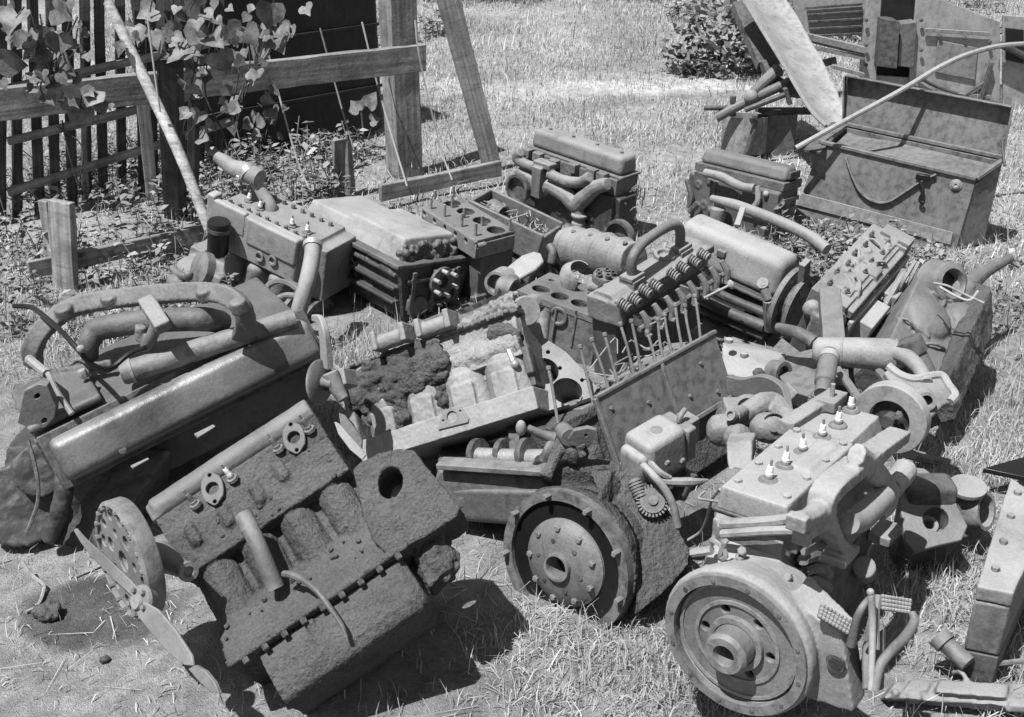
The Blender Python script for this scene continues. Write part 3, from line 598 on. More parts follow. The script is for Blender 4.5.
g = G(); g.tube([ax.W(PY(704, 108, 8.0)), ax.W(PY(735, 108, 8.0))], .018, 8); g.tube([ax.W(PY(733, 96, 8.0)), ax.W(PY(733, 116, 8.0))], .022, 8); g.tube([ax.W(PY(745, 110, 7.9)), ax.W(PY(802, 88, 7.9))], .02, 8); g.bar(ax.W(PY(785, 88, 7.9)), ax.W(PY(790, 104, 7.9)), .05, .03); g.bar(ax.W(PY(786, 96, 7.9)), ax.W(PY(797, 94, 7.9)), .03, .03); ax.part('tie_rod', g, M['dark'])
bk = Frame('rusty_drum', 'small rusty drum half hidden behind the far right engine', 'drum', P(743, 152)); yb = P(743, 152).y
g = G(); c0 = Vector((0, 0, 0)); g.lathe([(.0, 0), (.16, 0), (.16, .26), (.15, .26), (.15, .02), (0, .02)], c0, (0, .12, 1), 24); bk.part('drum', g, M['light'], bev=0); g = G(); g.bar((-.02, -.17, .0), (.04, -.16, .27), .05, .02); bk.part('strap', g, M['dark'])
pl = Frame('low_bench', 'dark board on a rusty trestle beside the drum', 'bench', P(785, 140)); yq = P(785, 148).y
g = G(); g.bar(pl.W(PY(760, 111, yq - .1)), pl.W(PY(810, 111, yq + .1)), .12, .03); pl.part('board', g, M['darkwood']); g = G(); q0 = pl.W(PY(768, 113, yq - .1)); g.box((q0.x - .1, q0.y + .02, -.05), (q0.x + .22, q0.y + .06, q0.z - .02)); pl.part('trestle', g, M['rust'])
cb = Frame('car_body', 'faded wrecked car body standing behind the steel box', 'car body', P(935, 112))
Yc = P(935, 112).y + .2
cw = lambda px, py, dy=0: cb.W(PY(px, py, Yc + dy))
def quad(pts, t=.03, n=(0, 1, 0)):
    n = Vector(n) * t; return G().hex([Vector(p) for p in pts] + [Vector(p) + n for p in pts])
cb.part('cowl_panel', quad([cw(860, 118), cw(1040, 150), cw(1040, 88), cw(860, 74)]), M['body'])
cb.part('door_panel', quad([cw(909, 84, -.03), cw(1000, 110, -.03), cw(1000, 22, -.03), cw(917, -10, -.03)], .025), M['body'])
cb.part('rear_panel', quad([cw(1003, 110, -.02), cw(1060, 130, -.02), cw(1060, 20, -.02), cw(1003, 15, -.02)], .025), M['body'])
cb.part('side_post', quad([cw(860, 76, -.03), cw(876, 80, -.03), cw(882, -10, -.03), cw(868, -10, -.03)], .05), M['body'])
g = quad([cw(877, 66, -.12), cw(897, 69, -.16), cw(900, 22, -.16), cw(881, 18, -.12)], .2); cb.part('seat_box', g, M['dark'])
g = quad([cw(898, 66, -.1), cw(914, 68, -.08), cw(917, 22, -.08), cw(901, 24, -.1)], .15); cb.part('inner_panel', g, M['sheet'])
g = quad([cw(876, 86, .15), cw(912, 92, .15), cw(916, -15, .15), cw(880, -15, .15)], .02); cb.part('back_wall', g, M['tar'])
g = G(); g.bar(cw(806, 36, -.1), cw(864, 50, -.1), .05, .05); g.bar(cw(806, 46, -.1), cw(864, 58, -.1), .03, .03); g.bar(cw(832, 66, -.1), cw(864, 75, -.1), .05, .03); cb.part('running_board', g, M['light'])
g = G(); g.bar(cw(812, 41, -.06), cw(864, 54, -.06), .12, .02); g.bar(cw(812, 66, .0), cw(836, 60, .0), .05, .05); cb.part('sill', g, M['dark'])
g = quad([cw(800, 36, .3), cw(866, 34, .3), cw(870, -12, .3), cw(790, -12, .3)], .03); cb.part('bonnet_panel', g, M['body'])
for px0, px1, y0, y1 in ((884, 908, 100, 112), (925, 990, 30, 34), (925, 990, 92, 97)): g = G(); g.bar(cw(px0, y0, -.06), cw(px1, y1, -.06), .02, .03); cb.part('moulding', g, M['light'])
for px, py in ((921, 20), (921, 50), (921, 80), (940, 36), (965, 38), (990, 42), (866, 20), (866, 45), (866, 65)): cb.part('rivet', G().bolt(cw(px, py, -.06), (0, -1, 0), .016, .012), M['dark'], bev=0)
for k in range(5): g = G(); g.bar(cw(806 + 1 * k, 8 + 7 * k, .28), cw(862, 4 + 7.4 * k, .28), .02, .02); cb.part('louvre', g, M['dark'])
g = quad([cw(935, 72, -.05), cw(975, 80, -.05), cw(978, 48, -.05), cw(938, 40, -.05)], .012); cb.part('door_recess', g, M['light'])
g = quad([cw(1006, 60, -.06), cw(1024, 64, -.06), cw(1024, 30, -.06), cw(1006, 28, -.06)], .02); cb.part('window_opening', g, M['black'])
g = G(); g.tube([cw(918, 76, -.06), cw(935, 86, -.06), cw(965, 96, -.06), cw(1002, 104, -.06)], .014, 6); g.bar(cw(979, 103, -.07), cw(992, 62, -.07), .035, .03); g.bar(cw(960, 98, -.06), cw(985, 82, -.06), .03, .02); g.tube([cw(1000, 44, -.1), cw(1030, 60, -.1), cw(1050, 80, -.1)], .03, 8); cb.part('trim', g, M['dark'])
# ================================================================== ENGINES
def cast(f, name, g, m, rm=.007, sm=2, lump=.006, ls=.06, fine=.0025, fs=.012, parent=None):
    d = []
    if lump: d.append((lump, ls))
    if fine: d.append((fine, fs))
    return f.part(name, g, m, parent, rm=rm, sm=sm, disp=d)
def plug(f, p, ax, s=1.0, white=True):
    p = Vector(p); ax = (Vector(ax).normalized() + Vector((rnd(-.09, .09), rnd(-.09, .09), rnd(-.05, .05)))).normalized()
    g = G(); g.lathe([(.019 * s, -.004), (.019 * s, .006), (.013 * s, .007)], p, ax, 6); g.lathe([(.011 * s, .007), (.011 * s, .016), (.008 * s, .018)], p, ax, 12); o = f.part('spark_plug', g, M['fly'], bev=0)
    g = G(); g.lathe([(.0085 * s, .017), (.0095 * s, .022), (.0075 * s, .026), (.0085 * s, .030), (.006 * s, .044), (.0, .045)], p, ax, 12); f.part('insulator', g, M['white'] if white else M['iron'], o, bev=0)
    g = G(); g.lathe([(.0035 * s, .044), (.0035 * s, .062), (.0, .063)], p, ax, 8); f.part('terminal', g, M['fly'], o, bev=0)
def bolts(f, pts, ax, m, r=.009, h=.01, name='bolt', parent=None):
    for p in pts: f.part(name, G().bolt(p, ax, r, h), m, parent, bev=0)
X1, Y1, Z1 = Vector((1, 0, 0)), Vector((0, 1, 0)), Vector((0, 0, 1))
# ---------------------------------------------------------------- E1 dirt-caked engine front left
L, H, O, B = .544, .446, .13, .164
f = Frame('engine', 'dirt-caked engine tipped back at the front left, with drum plate and fan blades', 'engine', (-.749, 2.442, .164), (-58.7, -25.8, 23.4))
g = G(); g.box((-.01, 0, H - O), (L, .26, H)); g.box((0, .07, .0), (L, .26, H - O + .01))
for k in range(4): g.cap((L * (.14 + .24 * k), .075, .10), (L * (.14 + .24 * k), .06, H - O + .02), .054)
g.hex([Vector(p) for p in ((0, .1, 0), (L, .1, 0), (L, -.06, .0), (0, -.06, .0), (0, .1, .2), (L, .1, .2), (L, .035, .17), (0, .035, .17))])
g.hex([Vector(p) for p in ((0, .1, .0), (L, .1, 0), (L, -.06, 0), (0, -.06, 0), (0, .1, .06), (L, .1, .06), (L, -.045, .06), (0, -.045, .06))])
for px, py in ((193, 534), (257, 492), (280, 470), (226, 515)):
    q = f.L(px, py, 'y', .0); g.cap(q + Vector((-.0, .004, .03)), q + Vector((0, .002, -.045)), .021)
cast(f, 'engine_block', g, M['crust'], rm=.0045, lump=.005, ls=.06, fine=.006, fs=.012, sm=1)
g = G(); g.box((.0, -.085, -.012), (L + .03, .27, .010)); cast(f, 'pan_flange', g, M['crust'], rm=.0045, lump=.003, fine=.005, fs=.012, sm=0)
g = G(); pr = [(-.05, -.014), (-.062, -.05), (-.066, -.135), (-.054, -.165), (-.02, -.178), (.10, -.18), (.2, -.16), (.24, -.014)]; k_ = len(pr); g.add([(.08, y, z) for y, z in pr] + [(.10, y * .97, z) for y, z in pr] + [(L - .03, y, z) for y, z in pr] + [(L - .005, y * .8, z * .86) for y, z in pr], [tuple(range(k_))[::-1], tuple(range(3 * k_, 4 * k_))] + [(m * k_ + i, m * k_ + (i + 1) % k_, (m + 1) * k_ + (i + 1) % k_, (m + 1) * k_ + i) for m in range(3) for i in range(k_)]); g.box((L * .42, -.068, -.12), (L * .46, -.03, -.02)); cast(f, 'oil_pan', g, M['crust'], rm=.005, lump=.004, ls=.08, fine=.005, fs=.012, sm=2)
g = G(); g.box((-.005, .012, H + .004), (L, .24, H + .085)); g.box((.0, .03, H + .07), (L, .22, H + .13))
cast(f, 'cylinder_head', g, M['crust'], rm=.0045, lump=.003, fine=.005, fs=.012, sm=1)
g = G(); g.tube([(-.0, .05, H + .128), (L * .5, .05, H + .130), (L, .05, H + .128)], .042, 12, 4); g.box((-.02, .02, H + .09), (.02, .09, H + .15)); cast(f, 'water_jacket', g, M['iron'], lump=.003, fine=.0015, sm=3)
for px, py in ((212.5, 488.5), (294, 437.5)):
    q = f.L(px, py, 'y', -.002)
    out = [(.034 * math.cos(a) * (1 if abs(math.sin(a)) < .7 else .75), .055 * math.sin(a)) for a in [2 * math.pi * k / 20 for k in range(20)]]
    g = G(); g.sheet(out, [circ(0, 0, .019), circ(0, .043, .006, 8), circ(0, -.043, .006, 8)], q + Vector((0, -.004, 0)), (.96, 0, -.28), (.28, 0, .96), .012, .03)
    f.part('port_flange', g, M['rust'], bev=.002)
for px, py in ((196, 505), (233, 479), (279, 449.5), (310, 430)):
    plug(f, f.L(px, py, 'y', .0) + Vector((0, -.0, 0)), (0, -.8, .6), .95, white=(px == 233))
q0, q1, q2 = f.L(243, 514, 'y', -.10), f.L(258, 545, 'y', -.09), f.L(276, 588, 'y', -.035)
g = G(); g.ring(q0, q0.lerp(q1, .5), .026, .020, 20); g.tube([q0.lerp(q1, .35), q1, q2], .025, 14); f.part('breather_tube', g, M['iron'], bev=0)
pts = [(284, 574, -.06), (292, 575, -.08), (305, 581, -.10), (318, 592, -.12), (330, 608, -.12), (341, 624, -.11), (346, 637, -.10)]
g = G(); g.tube([f.L(*p[:2], 'y', p[2]) for p in pts], [.010, .011, .010, .009, .008, .007, .006], 8); f.part('oil_line', g, M['rust'], bev=0)
q = f.L(187, 571, 'y', -.14); g = G(); q2 = f.L(160, 556, 'y', -.03); g.tube([q2, q2.lerp(q, .6), q], [.045, .03, .022], 14); g.ring(q, q + (q - q2).normalized() * .012, .028, .016, 20); f.part('water_outlet', g, M['fly'], bev=0)
# drum plate
n = Vector((-.75, -.64, .06)).normalized(); D = Plane(PY(121, 562, 2.52), n, f); c, dx_, dy_ = D.local(); dn = D.dirn(); Rr = .168
g = G(); g.lathe([(.02, -.055), (Rr - .03, -.055), (Rr - .004, -.05), (Rr, -.044), (Rr, -.004), (Rr - .010, .004), (Rr - .016, .0), (Rr - .018, -.035), (0, -.035)], c, dn, 56); dp = f.part('drum', g, M['fly'], bev=0)
hl = [circ(.126 * math.cos(2 * math.pi * k / 12), .126 * math.sin(2 * math.pi * k / 12), .013 if k % 3 else .018, 12) for k in range(12)]
hl += [circ(.078 * math.cos(2 * math.pi * (k + .3) / 7), .078 * math.sin(2 * math.pi * (k + .3) / 7), .021 if k % 2 else .013, 12) for k in range(7)]
g = G(); g.sheet(circ(0, 0, Rr - .010, 56), hl + [circ(0, 0, .03, 16)], c - dn * .006, dx_, dy_, .010, .03); f.part('drum_face', g, M['light'], dp, bev=.0015)
for k in range(20):
    a = 2 * math.pi * k / 20; g = G(); g.bolt(c + (dx_ * math.cos(a) + dy_ * math.sin(a)) * (Rr - .016) - dn * .004, dn, .008, .011); f.part('bolt', g, M['iron'], dp, bev=0)
F_ = Plane(D.o + n * .06, (-.62, -.62, .48), f); hb = F_.l(138, 602)
g = G(); g.lathe([(.0, .010), (.018, .010), (.022, .0), (.042, -.003), (.044, -.012), (.03, -.04), (0, -.04)], hb, F_.dirn(), 28); f.part('fan_hub', g, M['light'], bev=0)
for k in range(5):
    a = 2 * math.pi * k / 5; q = hb + (F_.dirn(F_.x) * math.cos(a) + F_.dirn(F_.y) * math.sin(a)) * .032; g = G(); g.bolt(q, F_.dirn(), .007, .010); f.part('bolt', g, M['iron'], bev=0)
f.part('fan_blade', F_.flat(G(), [(73, 530), (76, 528), (85, 538), (106, 557), (130, 580), (143, 594), (136, 600), (112, 578), (92, 558), (80, 542)], .006), M['fly'], bev=.002)
f.part('fan_blade', F_.flat(G(), [(134, 600), (146, 603), (158, 610), (175, 630), (191, 655), (193, 666), (184, 665), (168, 653), (150, 632), (136, 614)], .008), M['light'], bev=.002)
f.part('fan_blade', F_.flat(G(), [(188, 669), (195, 665), (205, 671), (214, 682), (219, 694), (210, 692), (199, 682)], .012), M['fly'], bev=.002)
for k in range(9): q = Vector((.05 + (L - .06) * k / 8, -.075, -.013)); f.part('bolt', G().bolt(q, -Z1, .010, .014), M['crust'], bev=0)
g = G()
for k in range(40): x = rnd(0, L); y = rnd(-.06, .02); g.ball((x, y - .0, .0 + (.17 * (y + .06) / .09) + .004), (rnd(.004, .011),) * 3, 6, 4)
for k in range(16): g.ball((rnd(0, L), rnd(-.004, .004), rnd(H - O, H)), (rnd(.004, .012),) * 3, 6, 4)
tag(cast(f, 'dirt_clods', g, M['crust'], rm=.004, sm=0, lump=.006, ls=.02, fine=.004), None, None, kind='stuff')
# bell ear
ear = [(353, 470), (360, 462), (378, 453), (400, 448), (414, 450), (432, 474), (452, 498), (460, 508), (456, 517), (430, 533), (402, 549), (388, 556), (372, 540), (362, 510)]
o3 = f.L(390, 482, 'y', -.07); eo = [((f.L(*p, 'y', -.07) - o3).x, (f.L(*p, 'y', -.07) - o3).z) for p in ear]
ho = [((f.L(390 + 11 * math.cos(a) - 6 * math.sin(a) , 482 + 15 * math.sin(a) + 6 * math.cos(a), 'y', -.07) - o3).x, (f.L(390 + 11 * math.cos(a) - 6 * math.sin(a), 482 + 15 * math.sin(a) + 6 * math.cos(a), 'y', -.07) - o3).z) for a in [2 * math.pi * k / 20 for k in range(20)]]
g = G(); g.sheet(eo, [ho], o3, (1, 0, 0), (0, 0, 1), .16); oe = cast(f, 'bell_housing', g, M['crust'], rm=.0045, lump=.006, fine=.006, fs=.013, sm=1)
g = G(); q1, q2 = f.L(428, 535, 'y', .04), f.L(446, 580, 'y', .03); g.hex([q2 + Vector(p) for p in ((-.05, -.03, .0), (.03, -.03, .01), (.03, .05, .0), (-.05, .05, .0))] + [q1 + Vector(p) for p in ((-.06, -.04, .06), (.08, -.04, .06), (.08, .08, .05), (-.06, .08, .05))]); g.ball(q1.lerp(q2, .55), (.06, .05, .07))
cast(f, 'mount_foot', g, M['crust'], rm=.005, lump=.035, ls=.045, fine=.008)
# ---------------------------------------------------------------- E2 engine with long rocker cover
L, Wd, H = .938, .167, .107
f = Frame('engine', 'engine on its side at the left with a long rounded cover and looped manifold', 'engine', (-1.455, 3.211, .272), (64.2, -14.5, 31.4))
g = G(); g.box((0, 0, 0), (L, Wd, H), t=(.985, .84)); cv = f.part('rocker_cover', g, M['cover'], bev=.032, seg=5, ang=60)
cv.modifiers.new('sub', 'SUBSURF').levels = 0
bolts(f, [f.L(122.5, 450, 'z', H - .01), f.L(210, 401, 'z', H - .01)], Z1, M['rust'], .014, .008, 'bolt', cv)
g = G(); g.box((-.02, -.012, -.012), (L + .02, Wd + .018, .004)); f.part('gasket_flange', g, M['dark'], bev=.004)
g = G(); g.box((.01, .05, -.10), (L - .01, Wd + .004, -.013)); f.part('cylinder_head', g, M['black'])  # near-black: the overhanging cover's shade is put into its colour
g = G(); g.box((-.03, .04, -.46), (L + .02, Wd + .02, -.101)); g.box((-.01, .05, -.75), (L, Wd - .04, -.45)); cast(f, 'engine_block', g, M['dark'], rm=.010, lump=.006)
XW = (f.M.to_3x3() @ X1).normalized(); HP = Vector((-XW.y, XW.x, 0)).normalized(); UN = XW.cross(HP); UE = f.M @ Vector((0, Wd, 0))
def U(px, py, h):                       # on a level shelf h above the cover's upper edge, running along the engine
    r = ray(px, py); o = Vector((0, 0, CH)); k = (UE + Vector((0, 0, h)) - o).dot(UN) / r.dot(UN); return f.W(o + r * k)
upl = f.I.to_3x3() @ UN; hpl = f.I.to_3x3() @ HP
g = G(); e0, e1 = Vector((-.03, Wd + .01, -.03)), Vector((L, Wd + .01, -.03))
g.hex([e0 - upl * .35, e1 - upl * .35, e1 - upl * .35 + hpl * .5, e0 - upl * .35 + hpl * .5, e0, e1, e1 + hpl * .42, e0 + hpl * .42])
g.hex([q + upl * .02 for q in (e0, e0 + X1 * .25, e0 + X1 * .25 + hpl * .3, e0 + hpl * .3)] + [q + upl * .05 for q in (e0, e0 + X1 * .25, e0 + X1 * .25 + hpl * .3, e0 + hpl * .3)])
g.bar(U(48, 374, .05), U(112, 363, .05), .03, .03); cast(f, 'side_casting', g, M['rust'], rm=.009)
q0, q1 = U(122, 374, .07), U(296, 318, .05)
g = G(); g.lathe([(0, 0), (.036, .0), (.04, .01), (.034, (q1 - q0).length), (0, (q1 - q0).length)], q0, q1 - q0, 24); f.part('pushrod_cover', g, M['iron'], bev=0)
g = G(); d_ = (q1 - q0).normalized(); g.ring(q0 + d_ * .03, q0 + d_ * .04, .043, .03, 24); f.part('band', g, M['light'], bev=0)
mu = lambda l, h: [U(px, py, h) for px, py in l]
g = G(); g.tube([U(px, py, h) for px, py, h in ((34, 366, .08), (33, 348, .16), (46, 326, .22), (76, 306, .24), (130, 297, .24), (185, 292, .24), (216, 293, .24), (233, 299, .23), (243, 310, .2), (246, 325, .14), (241, 338, .08))], .046, 4, 5, flat=.62, up=upl)
for px, py in ((64, 311), (110, 299), (205, 292), (238, 304)): q = U(px, py, .25); g.lathe([(.03, -.03), (.03, .012), (.018, .016), (0, .016)], q, upl, 12)
cast(f, 'exhaust_loop', g, M['iron'], rm=.006, lump=.006, fine=.003)
g = G(); g.tube([U(px, py, h) for px, py, h in ((90, 356, .06), (89, 344, .12), (96, 331, .15), (112, 326, .16), (150, 321, .16), (200, 319, .15), (222, 322, .08))], [.03, .036, .042, .042, .042, .042, .04], 14); f.part('intake_pipe', g, M['rust'], bev=0)
g = G(); g.bar(U(146, 300, .27), U(164, 328, .22), .055, .04, upl); g.tube([U(158, 322, .22), U(152, 336, .17), U(146, 348, .12)], .022, 8); g.tube([U(141, 326, .2), U(140, 340, .15)], .02, 8); cast(f, 'manifold_clamp', g, M['light'], rm=.006, lump=.004)
g = G(); g.tube([U(px, py, h) for px, py, h in ((14, 306, .28), (30, 307, .28), (40, 313, .28), (60, 330, .28), (80, 352, .24), (90, 363, .2), (104, 369, .16), (114, 366, .15), (125, 357, .16), (135, 351, .17), (145, 348, .18))], .009, 8); f.part('fuel_line', g, M['black'], bev=0)
g = G(); g.ball(U(81, 349, .26), .014); f.part('fitting', g, M['light'], bev=0)
for px, py in ((84, 376), (33, 362)):
    g = G(); g.bolt(U(px, py, .07), upl, .016, .025); f.part('bolt', g, M['light'], bev=0)
pw = lambda px, py: f.W(PY(px, py, 3.28))
o3 = pw(40, 408); xx = (pw(41, 408) - o3).normalized(); zz = (pw(40, 407) - o3).normalized(); tr = lambda p: ((pw(*p) - o3).dot(xx), (pw(*p) - o3).dot(zz))
pl_ = [(20, 388), (33, 383), (42, 386), (56, 408), (57, 420), (50, 429), (38, 430), (20, 420)][::-1]
g = G(); g.sheet([tr(p) for p in pl_], [[tr((34.5 + 3 * math.cos(a), 395.5 + 3 * math.sin(a))) for a in np.linspace(0, 5.6, 10)], [tr((47 + 3 * math.cos(a), 422 + 3 * math.sin(a))) for a in np.linspace(0, 5.6, 10)]], o3, xx, zz, .03, .02); f.part('end_bracket', g, M['iron'], bev=.002)
g = G(); w3 = lambda px, py, Y: f.W(PY(px, py, Y)); g.tube([w3(29, 359, 3.5), w3(47, 374, 3.4)], .016, 8); g.tube([w3(48, 373, 3.4), w3(57, 392, 3.35), w3(72, 414, 3.3)], .010, 8); f.part('control_rod', g, M['light'], bev=0)
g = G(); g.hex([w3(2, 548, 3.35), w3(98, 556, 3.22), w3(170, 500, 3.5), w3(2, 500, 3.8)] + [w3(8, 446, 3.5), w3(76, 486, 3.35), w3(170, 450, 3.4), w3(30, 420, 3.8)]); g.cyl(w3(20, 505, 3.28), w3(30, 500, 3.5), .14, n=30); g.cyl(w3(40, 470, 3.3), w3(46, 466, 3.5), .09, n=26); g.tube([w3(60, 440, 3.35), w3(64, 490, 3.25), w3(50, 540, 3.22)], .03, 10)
cast(f, 'lower_casting', g, M['dark'], rm=.007, lump=.02, ls=.05)  # dark lower body added to fill the shaded void below the cover
g = G(); g.tube([w3(28, 440, 3.1), w3(36, 470, 3.06), w3(38, 500, 3.03), w3(28, 530, 3.0)], .006, 6); f.part('cable', g, M['rust'], bev=0)
# pieces lying in the gap below the cover
for nm, pa, pb_, w_, lab in (('paper_scrap', (196, 436), (214, 426), .016, 'bright torn scrap wedged between the rocker cover and the dirty engine'), ('metal_scrap', (132, 467), (148, 459), .010, 'small pale metal scrap below the left end of the rocker cover')):
    g = G(); g.bar(PY(*pa, 3.0), PY(*pb_, 3.06), w_, .006, (0, -.7, .7), w1=w_ * .6); tag(mesh(nm, g, M['light'], bev=0), lab, 'scrap')
# ---------------------------------------------------------------- E4 pale engine, upper left
L, Wd, H = .534, .2, .239
f = Frame('engine', 'pale dusty engine at upper left with water elbow on top and black oil filter', 'engine', (-1.511, 5.422, .30), (1.8, 13.4, -29.1))
g = G(); g.box((0, 0, 0), (L, .06, H)); g.box((0, -.004, .12), (L * .40, .03, H + .012)); g.box((L * .42, -.010, .10), (L, .03, H + .004)); g.box((-.03, -.005, .04), (.02, .06, H + .03)); pn = f.part('side_manifold', g, M['pale'], bev=.012, seg=3)
for px, py in ((259.5, 256), (272.8, 260)):
    q = f.L(px, py, 'y', -.004); g = G(); g.ring(q, q - Y1 * .008, .027, .017, 20); f.part('boss', g, M['light'], pn, bev=0)
g = G(); g.box((0, .062, -.02), (L + .03, .34, H - .03)); g.box((L - .02, .10, -.1), (L + .10, .34, H - .05)); cast(f, 'cylinder_head', g, M['light'], rm=.008)
for px, py in ((248.7, 201), (260, 209), (292, 226), (307, 233)): plug(f, f.L(px, py, 'z', H - .028), Z1, 1.25)
[bolts(f, [(x, y, H - .03)], Z1, M['iron'], .011, .022, 'head_stud') for x in np.linspace(.04, L - .03, 9) for y in (.09, .29)]
def zp(px, py, y): return f.L(px, py, 'y', y)
g = G(); g.tube([zp(272, 222, .2), zp(270, 207, .2), zp(264, 196, .2), zp(257, 184, .2), zp(252, 178, .2)], [.036, .036, .032, .03, .03], 14); ve = f.part('water_elbow', g, M['pale'], bev=0)
g = G(); g.tube([zp(217, 157, .2), zp(225, 162, .2), zp(233, 168, .2), zp(246, 172, .2), zp(260, 179, .2)], [.03, .036, .042, .05, .048], 14); f.part('hose_end', g, M['light'], ve, bev=0)
g = G(); a_, b_ = zp(245, 170, .2), zp(249, 174, .2); g.ring(a_, b_, .056, .04, 20); g.bolt(zp(240, 177, .16), (0, -1, 0), .014, .02); f.part('clamp', g, M['steel'], ve, bev=0)
c = f.L(218, 246, 'y', -.075); c.z = 0
g = G(); g.lathe([(.045, .02), (.052, .03), (.052, .165), (.056, .165), (.056, .19), (.05, .20), (.02, .20)], c, Z1, 28); ff = f.part('oil_filter', g, M['black'], bev=0); g = G(); g.lathe([(.057, .15), (.058, .17)], c, Z1, 28); g.cyl(c, c + Z1 * .03, .02); f.part('band', g, M['dark'], ff, bev=0)
g = G(); g.box((-.05, .06, -.32), (L - .05, .34, -.01)); g.box((-.15, -.02, -.30), (-.03, .26, -.08), t=(.7, .8)); g.ball((-.03, -.04, -.16), (.12, .10, .06)); g.box((-.02, -.09, -.24), (.14, .1, -.13), t=(.8, .6))
for k in range(3): g.cap((.14 + .14 * k, .03, -.16), (.14 + .14 * k, .04, 0), .055)
fittings(g, (-.05, .06, -.3), (L, 0, 0), (0, 0, .28), (0, -1, 0), 16, 5); fittings(g, (L - .05, .06, -.3), (0, .28, 0), (0, 0, .28), (1, 0, 0), 8, 6)
cast(f, 'engine_block', g, M['light'], rm=.009, lump=.01, ls=.08)
# hose in front
g = G(); hs = [f.W(p) for p in (PY(313, 243, 5.0), PY(312, 258, 4.93), PY(308, 278, 4.85), PY(302, 300, 4.8), PY(297, 318, 4.78))]; g.tube(hs, .038, 14); h_ = f.part('radiator_hose', g, M['pale'], bev=0)
g = G(); g.ring(hs[0], hs[0] + (hs[1] - hs[0]).normalized() * .025, .045, .03, 20); f.part('clamp', g, M['steel'], h_, bev=0)
c = f.L(312, 324, 'x', L + .06)
g = G(); g.lathe([(0, .02), (.03, .02), (.035, 0), (.11, .004), (.13, 0), (.15, .0), (.15, .012), (.135, .022), (.15, .034), (.15, .05), (0, .05)], c - X1 * .02, X1, 44); pu = f.part('pulley', g, M['dark'], bev=0)
bolts(f, [c + Vector((.03, .07 * math.cos(a), .07 * math.sin(a))) for a in (0.4, 1.97, 3.5, 5.1)], X1, M['iron'], .012, .012, 'bolt', pu)
g = G(); c3 = c + Vector((-.06, -.05, .02)); g.ring(c3, c3 + X1 * .02, .19, .172, 40, 0, 360); f.part('fan_shroud', g, M['dark'], bev=0)
g = G(); g.tube([f.W(PY(*p)) for p in ((259, 322, 4.85), (262, 300, 4.9), (268, 286, 4.95), (280, 281, 4.95), (292, 284, 4.9), (300, 290, 4.85))], .03, 4, 5, flat=.5); g.tube([f.W(PY(*p)) for p in ((264, 322, 4.84), (270, 305, 4.87), (284, 296, 4.87), (296, 296, 4.85))], .016, 8); f.part('belt_bracket', g, M['iron'], bev=.003)
g = G(); q = f.W(PY(197, 268, 5.0)); g.lathe([(.0, .0), (.06, 0), (.085, .01), (.085, .05), (.0, .05)], q, (.35, .6, -.3), 28); f.part('generator_pulley', g, M['rust'], bev=0); 
g = G(); g.ball(f.W(PY(178, 285, 4.95)), (.06, .05, .05)); g.tube([f.W(PY(172, 268, 5.0)), f.W(PY(180, 275, 4.95)), f.W(PY(190, 277, 4.9))], .02, 8); g.ball(f.W(PY(189, 275, 4.88)), .022); cast(f, 'fuel_pump', g, M['iron'], rm=.006)
# ---------------------------------------------------------------- E5 upside-down block with dusty pan
L, Wd, H, B = .859, .46, .279, .085
f = Frame('engine', 'upside-down engine with big pale dusty pan on top and six-stud crank flange', 'engine', (-.576, 5.089, .015), (8.9, -3.2, 132.7))
g = G(); g.hex([Vector(p) for p in ((0, -.06, 0), (L, -.06, 0), (L, -Wd + .06, 0), (0, -Wd + .06, 0), (0, 0, H), (L, 0, H), (L, -Wd, H), (0, -Wd, H))])
for z in (.08, .15, .22): g.box((.02, -.045 + z * .2, z), (L - .02, .0 + z * .06, z + .02))
fittings(g, (0.02, -.06, .0), (L - .04, 0, 0), (0, .06, H), (0, 1, -.1), 22, 7); cast(f, 'engine_block', g, M['dark'], rm=.007, lump=.004)
g = G(); g.box((-.008, -Wd - .01, H - .012), (L, .02, H + .012)); cast(f, 'pan_flange', g, M['rust'], rm=.006, lump=.006, ls=.03, fine=.003)
g = G(); g.box((.05, -Wd + .03, H), (L * .62, -.03, H + B + .03), t=(.9, .78)); g.box((.35, -Wd + .03, H), (L, -.03, H + B), t=(.96, .8)); cast(f, 'oil_pan', g, M['pale'], rm=.008, sm=7, lump=.012, ls=.15, fine=.002)
g = G()
for k in range(60): g.ball((.055 + rnd(-.02, .02), rnd(-Wd + .05, -.05), H + .01 + rnd(0, .075)), rnd(.012, .026), 8, 6)
cast(f, 'dirt_crust', g, M['rust'], rm=.005, sm=1, lump=.012, ls=.03, fine=.006)
g = G()
for y in (-.09, -.22, -.37): g.box((-.018, y - .012, .03), (.0, y + .012, H - .03))
g.box((-.014, -Wd + .05, .19), (0, -.05, .21)); g.box((-.014, -Wd + .07, .06), (0, -.07, .08)); q = f.L(418, 305, 'x', 0); g.lathe([(.05, 0), (.045, .02), (.02, .02)], q, -X1, 20)
fittings(g, (-.0, -Wd + .06, .02), (0, Wd - .12, 0), (0, 0, H - .05), (-1, 0, 0), 16, 8); cast(f, 'end_plate', g, M['rust'], rm=.006, lump=.003)
c = f.L(439, 280, 'x', -.02); g = G(); g.lathe([(.035, .0), (.05, .035), (.075, .037), (.075, .055), (.03, .055), (.03, .04), (0, .04)], c + X1 * .02, -X1, 32); cf = f.part('crank_flange', g, M['dark'], bev=0)
for k in range(6):
    a = 2 * math.pi * (k + .3) / 6; q = c + Vector((-.035, .062 * math.cos(a), .062 * math.sin(a))); g = G(); g.lathe([(.011, 0), (.011, .04), (.0, .041)], q, -X1, 10); f.part('stud', g, M['steel'], cf, bev=0)
